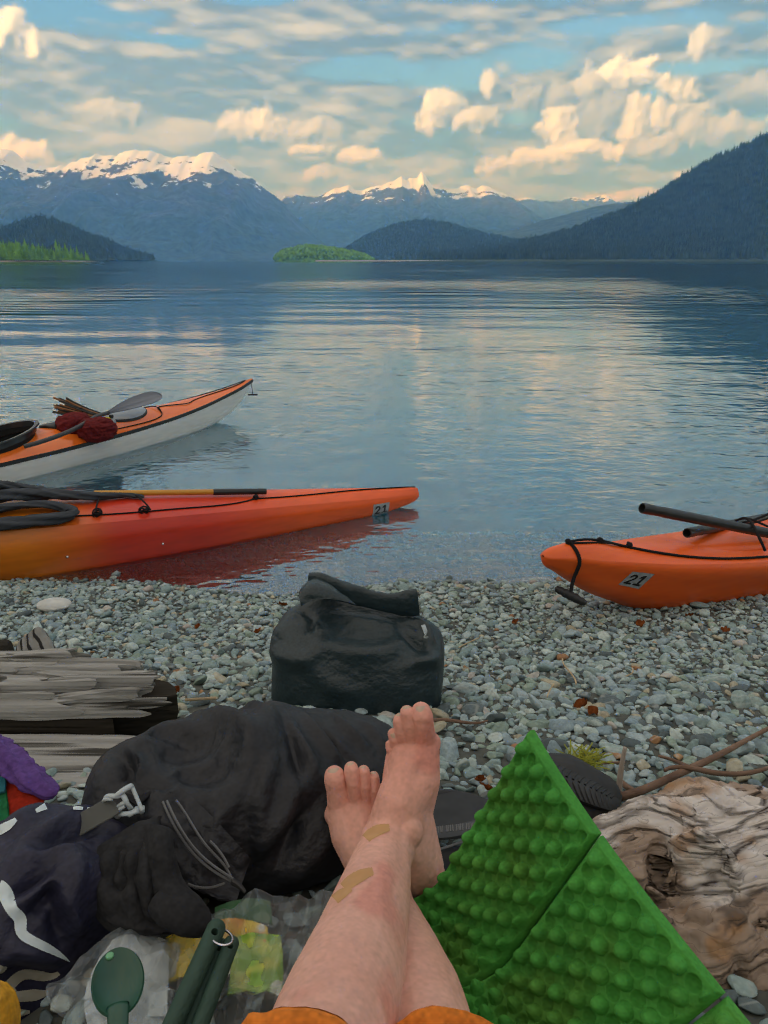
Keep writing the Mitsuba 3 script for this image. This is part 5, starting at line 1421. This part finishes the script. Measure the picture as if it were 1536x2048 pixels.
def pad_point(s_, t_):
    """s along the pad, t down its width: 0 at the top edge, beyond .27 it lies on the ground."""
    a_ = np.stack([f(s_) for f in tE], -1)
    b_ = np.stack([f(s_) for f in bE], -1)
    d = unit(b_ - a_)
    Lg = np.linalg.norm(b_ - a_, axis=-1)
    out = unit(np.stack([np.full_like(s_, -1.0), np.full_like(s_, -.15), np.full_like(s_, -.02)], -1))
    R = .05
    t0 = Lg - R
    f = np.clip((t_ - t0) / (1.6 * R), 0, 1)
    th = f * 1.0
    p = a_ + d * np.minimum(t_, t0)[..., None]
    k_ = 12
    for i in range(k_):                                     # the bend
        w_ = np.clip((t_ - t0) / (1.6 * R) * k_ - i, 0, 1) * 1.6 * R / k_
        g_ = (i + .5) / k_
        p = p + unit(d * (1 - g_) + out * g_) * w_[..., None]
    return p + out * np.maximum(t_ - t0 - 1.6 * R, 0)[..., None]


def panel(s0, s1, i):
    ns, nt = 130, 340
    s_ = np.linspace(s0, s1, ns)
    t_ = np.linspace(0, .37, nt)
    S_, T_2 = np.meshgrid(s_, t_, indexing='ij')
    P = pad_point(S_, T_2)
    n_ = grid(P).vertex_normals.reshape(P.shape)
    if (n_ * (CAM - P)).sum() < 0:
        n_ = -n_
    es, et = np.minimum(S_ - s0, s1 - S_), np.minimum(T_2, .37 - T_2)
    pit = .0168
    e = sstep(.006, .013, np.minimum(es, et))
    gu, gv = (S_ - s0 - .0125) / pit, (T_2 - .0135) / pit
    du, dv_ = gu - np.round(gu), gv - np.round(gv)
    r2 = (du ** 2 + dv_ ** 2) * pit ** 2
    egg = (np.round(gu) + np.round(gv)) % 2 == 0
    h = np.where(egg, .0135 * np.clip(1 - r2 / .0080 ** 2, 0, 1) ** .5, -.0078 * np.clip(1 - r2 / .0068 ** 2, 0, 1) ** .5)
    h = h * sstep(.004, .009, np.minimum(es, et))
    edge = np.minimum(es, et * 2)
    h = h - .008 * np.clip(1 - edge / .006, 0, 1) ** 2
    tilt = .0 if i % 2 else 0
    topP = P + n_ * (h + .004)[..., None]
    botP = P - n_ * .010
    a, b = grid(topP), grid(botP)
    if ((a.face_normals * (CAM - a.triangles_center)).sum(1)).sum() < 0:
        a.invert()
    else:
        b.invert()
    A2, B2 = topP, botP
    st_ = lambda q_, r_: grid(np.stack([q_, q_ * .5 + r_ * .5, r_], 1))
    sides = [st_(A2[:, 0], B2[:, 0]), st_(A2[:, -1], B2[:, -1]), st_(A2[0], B2[0]), st_(A2[-1], B2[-1])]
    cen = P.reshape(-1, 3).mean(0)
    for q_ in sides:
        if ((q_.triangles_center - cen) * q_.face_normals).sum() < 0:
            q_.invert()
    return join(a, b, sides)


for i in range(4):
    obj('panel', panel(SV[i] + .0012, SV[i + 1] - .0012, i), 'pad_bsdf', fp, smooth=50)

# --- food packet, clear bag, spoon, handles
scene['packet_bsdf'] = two(principled(lambda p, n, uv: MIX(MIX(MIX((.62, .22, .015), (.74, .54, .03), SS(.35, .5, F(p.x * 22, p.y * 22, p.z * 22, 3))), mi.Color3f(.10, .40, .05), SS(.48, .56, F(p.x * 26 + 5, p.y * 26, p.z * 26, 3))), mi.Color3f(.62, .62, .52), SS(.57, .63, F(p.x * 30 + 9, p.y * 30, p.z * 30 + 4, 2))), .3, .5))
scene['paper_bsdf'] = two(principled(lambda p, n, uv: MIX((.42, .50, .54), (.66, .72, .74), F(p.x * 40, p.y * 40, p.z * 40, 3)), .6, .3))
scene['leafgreen_bsdf'] = two(principled((.02, .09, .03), .4, .4))
solo('food_packet', sheet([[(335, 1880, .860), (400, 1850, .865), (470, 1838, .865), (530, 1860, .86)], [(332, 1920, .838), (400, 1905, .842), (470, 1895, .845), (545, 1905, .84)], [(325, 1965, .815), (400, 1955, .82), (470, 1950, .822), (548, 1950, .82)]], 50, 50, .003, .010, 35, 211), 'packet_bsdf', 'crumpled yellow, orange and green food packet inside the clear bag', 'packet', smooth=30)
solo('food_packet', sheet([[(430, 1815, .885), (490, 1800, .89), (540, 1802, .89)], [(430, 1850, .868), (490, 1845, .87), (545, 1850, .868)]], 16, 24, .002, .006, 30, 213), 'leafgreen_bsdf', 'dark green packet edge under the black sack', 'packet', smooth=30)
solo('food_packet', sheet([[(470, 1875, .848), (510, 1868, .85), (560, 1872, .85)], [(465, 1930, .826), (515, 1922, .83), (566, 1930, .828)], [(455, 1990, .80), (510, 1985, .803), (560, 1995, .80)]], 40, 40, .003, .012, 38, 219), 'lime_bsdf', 'lime green and white food packet beside the shin inside the clear bag', 'packet', smooth=30)
scene['lime_bsdf'] = two(principled(lambda p, n, uv: MIX(MIX((.22, .42, .05), (.58, .60, .10), SS(.4, .55, F(p.x * 30, p.y * 30, p.z * 30, 3))), mi.Color3f(.70, .74, .66), SS(.54, .60, F(p.x * 36 + 3, p.y * 36, p.z * 36, 2))), .3, .5))
pp = thing('paper_wrapper', 'crumpled white paper inside the clear bag beside the spoon', 'paper')
obj('sheet', sheet([[(225, 1880, .842), (280, 1875, .848), (335, 1885, .848)], [(190, 1940, .806), (270, 1935, .812), (335, 1945, .816)], [(170, 2000, .775), (260, 1995, .782), (335, 2000, .786)], [(180, 2060, .75), (260, 2055, .755), (335, 2060, .76)]], 50, 34, .001, .012, 40, 215), 'paper_bsdf', pp, smooth=20)
obj('label', sheet([[(298, 1982, .788), (335, 1978, .79)], [(296, 2035, .765), (335, 2035, .766)]], 10, 14, .001, .004, 40, 216), 'white_print', pp, smooth=20)
scene['film_bsdf'] = {'type': 'blendbsdf', 'weight': .89, 'a': two(principled((.60, .70, .76), .08, 1.0)), 'b': {'type': 'thindielectric', 'int_ior': 1.6}}
film = sheet([[(245, 1862, .840), (300, 1862, .850), (400, 1846, .868), (500, 1812, .885), (600, 1800, .89), (672, 1800, .89)], [(170, 1905, .792), (280, 1905, .812), (390, 1900, .832), (490, 1885, .84), (580, 1872, .845), (650, 1870, .85)],
              [(96, 1985, .742), (240, 1965, .770), (370, 1962, .80), (480, 1950, .805), (560, 1945, .81), (620, 1945, .81)], [(150, 2040, .722), (240, 2030, .735), (370, 2030, .762), (480, 2020, .77), (560, 2010, .78), (600, 2010, .78)], [(190, 2100, .70), (260, 2100, .708), (370, 2100, .735), (480, 2090, .74), (540, 2080, .745), (580, 2080, .75)]], 120, 150)
v = film.vertices
nn_ = film.vertex_normals
q = np.random.default_rng(225)
cre = np.zeros(len(v))
for wl in (.11, .085, .07, .055, .045, .036, .030, .024, .020):
    k_ = unit(q.normal(size=3) * [1, 1, .4])
    ph = v @ k_ / wl + q.random() + .5 * (nz3(v, 10, 226 + int(wl * 1000), 2) - .5)
    cre += wl * .17 * (np.abs(ph % 1 - .5) * 2 - .5) * (.35 + 1.1 * nz3(v, 14, 260 + int(wl * 1000), 2))
film.vertices = v + nn_ * (cre + .006)[:, None]
solo('clear_bag', film, 'film_bsdf', 'crumpled clear plastic bag lying in front of the black sack', 'plastic bag', smooth=False)

scene['green_plastic'] = principled(lambda p, n, uv: MIX((.010, .055, .035), (.022, .085, .055), F(p.x * 50, p.y * 50, p.z * 50, 3)), .3, .5)
sp_ = thing('spoon', 'dark green plastic spoon lying on the clear bag', 'spoon')
o_, e_ = at(236, 1895, .768), at(236, 2034, .706)
yd = unit(e_ - o_)
nd = unit(CAM - o_ - yd * np.dot(CAM - o_, yd))
xd = np.cross(yd, nd)
Ls = np.linalg.norm(e_ - o_)
R_, A2_ = np.meshgrid(np.linspace(0, 1, 18), np.linspace(0, 2 * np.pi, 60))
hwid = .0235
bowl = (o_ + e_) / 2 + (R_ * np.cos(A2_) * (1 + .0 * np.sin(A2_)))[..., None] * xd * hwid + (R_ * np.sin(A2_))[..., None] * yd * Ls / 2 + ((R_ ** 2 - 1) * .011)[..., None] * nd
obj('bowl', solid(bowl, .0022), 'green_two', sp_, smooth=50)
scene['green_two'] = two(scene['green_plastic'])
h0 = e_ + nd * .001
obj('handle', tube([h0 - yd * .012 - nd * .002, h0 + yd * .02, h0 + yd * .10], [.010, .008, .0075], 20, 14, .45), 'green_plastic', sp_, smooth=True)
obj('drip', blob(at(219, 1912, .760), np.eye(3), (.004, .004, .0025), 5, .2, 3), 'drip_bsdf', sp_, smooth=True)
scene['drip_bsdf'] = principled((.14, .38, .20), .2, .5)
us_ = thing('utensil_set', 'dark green utensil handles joined by a metal ring on the clear bag', 'utensils')


def handle(a_, b_, r_):
    a_, b_ = at(*a_), at(*b_)
    d = unit(b_ - a_)
    s_ = unit(np.cross(d, CAM - a_))
    u_ = np.cross(s_, d)
    Lh = np.linalg.norm(b_ - a_)
    rod = manifold3d.Manifold.batch_hull([manifold3d.Manifold.sphere(r_, 32).translate(tuple(a_)), manifold3d.Manifold.sphere(r_ * .96, 32).translate(tuple(b_))])
    hc = a_ + d * r_ * .9
    cyl = trimesh.creation.cylinder(radius=r_ * .38, segment=[hc - u_ * .03, hc + u_ * .03], sections=20)
    rod = rod - manifold3d.Manifold(manifold3d.Mesh(np.asarray(cyl.vertices, np.float32), np.asarray(cyl.faces, np.uint32)))
    return tm(rod)


obj('handle', handle((432, 1858, .800), (318, 2110, .690), .0098), 'handle_bsdf', us_, smooth=40)
obj('handle', handle((440, 1892, .800), (352, 2110, .705), .0078), 'handle_bsdf', us_, smooth=40)
obj('handle', handle((462, 1888, .795), (378, 2110, .695), .0082), 'handle_bsdf', us_, smooth=40)
scene['handle_bsdf'] = bump(principled(lambda p, n, uv: MIX((.022, .05, .038), (.042, .085, .065), F(p.x * 60, p.y * 60, p.z * 60, 3)), .65, .3), lambda p, n, uv: F(p.x * 260, p.y * 260, p.z * 260, 2), .0012, 5e-4)
rc = at(443, 1874, .788)
thr = np.linspace(0, 2 * np.pi, 33)
rx_, ry_ = unit(at(470, 1885, .785) - at(415, 1866, .80)), unit(CAM - rc)
obj('ring', tube(rc + .0135 * (np.cos(thr)[:, None] * rx_ + np.sin(thr)[:, None] * (ry_ * .8 + .5 * unit(np.cross(rx_, ry_)))), .0014, 60, 8), 'steel_bsdf', us_, smooth=True)

# ------------------------------------------------------------------ the person: crossed bare legs in orange rolled trousers
def skin_color(p, n, uv):
    f = F(p.x * 28, p.y * 28, p.z * 28, 4)
    g_ = N(p.x * 9, p.y * 9, p.z * 9)
    c = MIX((.56, .31, .245), (.70, .45, .365), f * .7 + g_ * .3)
    toes = SS(.04, .16, (p.y - .70) * .6 + (p.z - .80) * .8)
    c = MIX(c, mi.Color3f(.62, .27, .21), toes * (.40 + .5 * (f - .3)))
    c = MIX(c, mi.Color3f(.54, .20, .16), .55 * SS(.55, .72, F(p.x * 16 + 5, p.y * 16, p.z * 16, 3)))
    return c * mi.Color3f(1.04, .95, .93) * (.86 + .28 * F(p.x * 220, p.y * 220, p.z * 220, 2))


scene['skin_bsdf'] = bump(principled(skin_color, .52, .35, sheen=.25), lambda p, n, uv: F(p.x * 420, p.y * 420, p.z * 420, 2) + 3.0 * F(p.x * 110, p.y * 110, p.z * 110, 3), .00075, 4e-4)
scene['nail_bsdf'] = principled((.50, .36, .27), .20, .7)
scene['plaster_bsdf'] = two(bump(principled(lambda p, n, uv: MIX((.46, .25, .11), (.56, .33, .16), F(p.x * 60, p.y * 60, p.z * 60, 3)), .7, .2), lambda p, n, uv: N(p.x * 900, p.y * 900, p.z * 900), .0004, 3e-4))
scene['trouser_bsdf'] = fabric((.50, .135, .015), (.66, .20, .025), .75, .2, 700, sheen=.5)
SPH = lambda c, r: manifold3d.Manifold.sphere(r, 36).translate(tuple(np.asarray(c, float)))


def chain(pts_):
    """Bones between consecutive (point, radius) pairs."""
    out = None
    for (a, ra), (b, rb) in zip(pts_, pts_[1:]):
        h_ = manifold3d.Manifold.batch_hull([SPH(a, ra), SPH(b, rb)])
        out = h_ if out is None else out + h_
    return out


def group_hull(pts_):
    return manifold3d.Manifold.batch_hull([SPH(a, r) for a, r in pts_])


q_ = lambda a, b, c, r: (at(a, b, c), r)
hipL, hipR = (np.array([-.095, -.06, .905]), .082), (np.array([.085, -.06, .895]), .082)
left_leg = [hipL, (np.array([-.080, .15, .935]), .070), q_(590, 2316, .50, .054), q_(684, 2000, .643, .0490), q_(716, 1905, .707, .0450), q_(743, 1805, .785, .0395), q_(764, 1722, .885, .0335), q_(783, 1668, .925, .0325)]
right_leg = [hipR, (np.array([.080, .14, .905]), .070), q_(925, 2470, .50, .051), q_(826, 2000, .725, .0475), q_(790, 1905, .80, .0445), q_(768, 1832, .875, .0380), q_(757, 1762, .935, .0335)]
B_ = chain(left_leg) + chain(right_leg) + group_hull([hipL, hipR, (np.array([0, -.10, .99]), .10)])
calfs = group_hull([q_(702, 1940, .70, .046), q_(720, 1880, .75, .041), q_(674, 2060, .62, .048)])
B_ = B_ + calfs
# left foot (in front)
B_ = B_ + group_hull([q_(786, 1668, .925, .032), q_(838, 1742, .945, .029), q_(850, 1758, .958, .0265), q_(815, 1640, .945, .030)])
B_ = B_ + group_hull([q_(783, 1668, .925, .032), q_(797, 1612, .930, .029), q_(822, 1640, .950, .028), q_(846, 1730, .955, .026)])
B_ = B_ + group_hull([q_(797, 1612, .930, .029), q_(826, 1625, .955, .024), q_(808, 1560, .950, .0245), q_(842, 1560, .955, .0235)])
B_ = B_ + group_hull([q_(808, 1560, .950, .0245), q_(842, 1560, .955, .0235), q_(809, 1500, .968, .0175), q_(848, 1496, .966, .0195)])
B_ = B_ + group_hull([q_(848, 1496, .966, .0195), q_(809, 1500, .968, .0175), q_(793, 1515, .972, .0135), q_(800, 1560, .955, .022)])
B_ = B_ + SPH(at(812, 1664, .912), .0205) + SPH(at(855, 1487, .968), .0165)
left_toes = [[q_(849, 1488, .966, .0165), q_(846, 1456, .955, .0138), q_(844, 1436, .952, .0140), q_(842, 1424, .955, .0125)], [q_(826, 1490, .968, .0118), q_(819, 1452, .952, .0094), q_(815, 1430, .952, .0092), q_(814, 1424, .957, .0085)],
             [q_(812, 1496, .970, .0108), q_(802, 1462, .956, .0086), q_(799, 1445, .957, .0083), q_(799, 1439, .962, .0076)], [q_(800, 1506, .972, .0100), q_(790, 1478, .962, .0080), q_(787, 1468, .963, .0076)], [q_(793, 1516, .974, .0095), q_(784, 1498, .968, .0076), q_(782, 1490, .970, .0070)]]
# right foot (behind)
B_ = B_ + group_hull([q_(757, 1762, .935, .033), q_(738, 1722, .948, .030), q_(770, 1790, .990, .028), q_(752, 1735, .975, .028)])
B_ = B_ + group_hull([q_(738, 1722, .948, .030), q_(757, 1740, .97, .028), q_(700, 1672, .965, .0235), q_(736, 1668, .965, .026)])
B_ = B_ + group_hull([q_(700, 1672, .965, .0235), q_(736, 1668, .965, .026), q_(683, 1622, .982, .0200), q_(715, 1616, .980, .0185), q_(752, 1622, .985, .0160)])
B_ = B_ + SPH(at(676, 1628, .982), .0175)
right_toes = [[q_(682, 1618, .982, .0175), q_(674, 1580, .972, .0135), q_(670, 1560, .970, .0140), q_(669, 1552, .974, .0128)], [q_(714, 1610, .980, .0115), q_(707, 1568, .966, .0092), q_(703, 1544, .967, .0094), q_(702, 1537, .972, .0086)],
              [q_(733, 1610, .982, .0108), q_(730, 1572, .970, .0084), q_(727, 1550, .972, .0084), q_(727, 1543, .977, .0077)], [q_(748, 1614, .984, .0100), q_(749, 1580, .974, .0079), q_(747, 1560, .976, .0077), q_(747, 1554, .981, .0070)], [q_(760, 1622, .986, .0095), q_(765, 1592, .979, .0075), q_(764, 1578, .982, .0070)]]
for toe in left_toes + right_toes:
    B_ = B_ + chain(toe)
body = tm(B_.refine_to_length(.0042))
body.merge_vertices()
trimesh.smoothing.filter_taubin(body, lamb=.5, nu=.53, iterations=14)
folds(body, [([(806, 1600), (822, 1545), (838, 1500)], .0022, .006), ([(796, 1590), (806, 1540), (815, 1500)], .0014, .005), ([(828, 1452), (846, 1450), (862, 1453)], -.0012, .0025), ([(810, 1462), (820, 1460), (826, 1462)], -.0008, .002), ([(775, 1700), (762, 1760), (750, 1830)], .0030, .010),
             ([(800, 1740), (806, 1700), (795, 1660)], -.0025, .007), ([(700, 1700), (690, 1650), (682, 1620)], .0020, .006), ([(660, 1588), (675, 1585), (690, 1588)], -.0012, .0025), ([(697, 1580), (707, 1578), (716, 1580)], -.0008, .002), ([(724, 1585), (732, 1583), (738, 1585)], -.0008, .002), ([(735, 1690), (725, 1650), (716, 1620)], .0016, .005)])
displace(body, .0016 * (nz3(body.vertices, 30, 301, 3) - .5))
ps = thing('person', 'person lying back, crossed bare legs in rolled orange trousers', 'person')
obj('body', body, 'skin_bsdf', ps, smooth=True)


def nail(tip, prev, r, side=0.0):
    """A toenail on the upper side of a toe's end."""
    d = unit(tip - prev)
    v = unit(CAM - tip)
    n_ = unit(v - d * np.dot(v, d))
    n_ = unit(n_ + .25 * d)
    s_ = unit(np.cross(d, n_))
    e_ = np.cross(n_, s_)
    U_, V_ = np.meshgrid(np.linspace(-1, 1, 15), np.linspace(-1, 1, 15), indexing='ij')
    a_ = U_ * 1.0
    x_, y_ = np.sin(a_) * .80 * r, V_ * .78 * r * np.sqrt(1 - .35 * U_ ** 4)
    w_ = np.cos(a_) * 1.07 * r - .16 * r * np.clip(V_, -1, 1) ** 2 * .9
    P = tip + x_[..., None] * s_ + y_[..., None] * e_ + w_[..., None] * n_ - .02 * r * n_
    return solid(P, .0009)


for toes in (left_toes, right_toes):
    for k_, toe in enumerate(toes[:4]):
        obj('toenail', nail(toe[-1][0] * .6 + toe[-2][0] * .4, toe[-2][0] * .6 + toe[-3][0] * .4, toe[-1][1] * .96), 'nail_bsdf', ps, smooth=40)
for cpts, wid in (([(732, 1677), (748, 1664), (779, 1655)], [19, 22, 22, 14]), ([(688, 1775), (712, 1756), (746, 1742)], [22, 25, 24, 15]), ([(655, 1815), (674, 1795), (702, 1776)], [16, 20, 20, 12])):
    p0 = patch_on(body, cpts, wid, 40, 11, .0012)
    obj('bandage', p0, 'plaster_bsdf', ps, smooth=True)


def trousers(leg, cuff, seed):
    """A loose trouser leg from the cuff point of the leg's chain up to the hip."""
    P = np.array([p for p, r in leg])
    R = np.array([r for p, r in leg])
    t = np.r_[0, np.cumsum(np.linalg.norm(np.diff(P, axis=0), axis=1))]
    tc = np.interp(cuff, np.arange(len(leg)), t)
    n, k = 120, 96
    tq = np.linspace(0, tc, n)[::-1]
    C = np.stack([PchipInterpolator(t, P[:, i])(tq) for i in range(3)], 1)
    r = PchipInterpolator(t, R)(tq)
    T_, S_, U_ = frames(C)
    a = np.arange(k) * 2 * np.pi / k
    L = (tc - tq)
    loose = .006 + .006 * np.exp(-(L / .03) ** 2) + .010 * sstep(.04, .3, L)
    w = L[:, None] * 38 + 1.5 * np.sin(a)[None] + 1.8 * np.sin(2 * a + 1)[None]
    wr = .017 * (ridged(np.stack([w * .35, np.cos(a)[None] * 1.2 + 0 * w, np.sin(a)[None] * 1.2 + 0 * w], -1), 1, seed, 4) - .5)
    roll = .006 * np.exp(-((L - .008) / .006) ** 2) + .006 * np.exp(-((L - .026) / .006) ** 2) - .005 * np.exp(-((L - .017) / .004) ** 2) - .005 * np.exp(-((L - .038) / .005) ** 2)
    rr = r[:, None] + loose[:, None] + wr + roll[:, None]
    Q = C[:, None] + rr[..., None] * (np.cos(a)[None, :, None] * S_[:, None] + np.sin(a)[None, :, None] * U_[:, None])
    inner = C[:3, None] + (r[:3, None, None] + np.array([.010, .006, .004])[:, None, None]) * (np.cos(a)[None, :, None] * S_[:3, None] + np.sin(a)[None, :, None] * U_[:3, None])
    return grid(np.concatenate([inner[::-1] + T_[:1] * 0, Q]), wrap_v=True)


obj('trouser_leg', trousers(left_leg, 2.30, 311), 'trouser_bsdf', ps, smooth=True)
obj('trouser_leg', trousers(right_leg, 2.50, 313), 'trouser_bsdf', ps, smooth=True)
seat = group_hull([(np.array([-.085, -.06, .905]), .104), (np.array([.085, -.06, .90]), .104), (np.array([0, -.12, 1.0]), .118)])
seat = tm(seat.refine_to_length(.012))
displace(seat, .010 * (ridged(seat.vertices, 14, 321, 3) - .5))
obj('trouser_seat', seat, 'trouser_bsdf', ps, smooth=True)
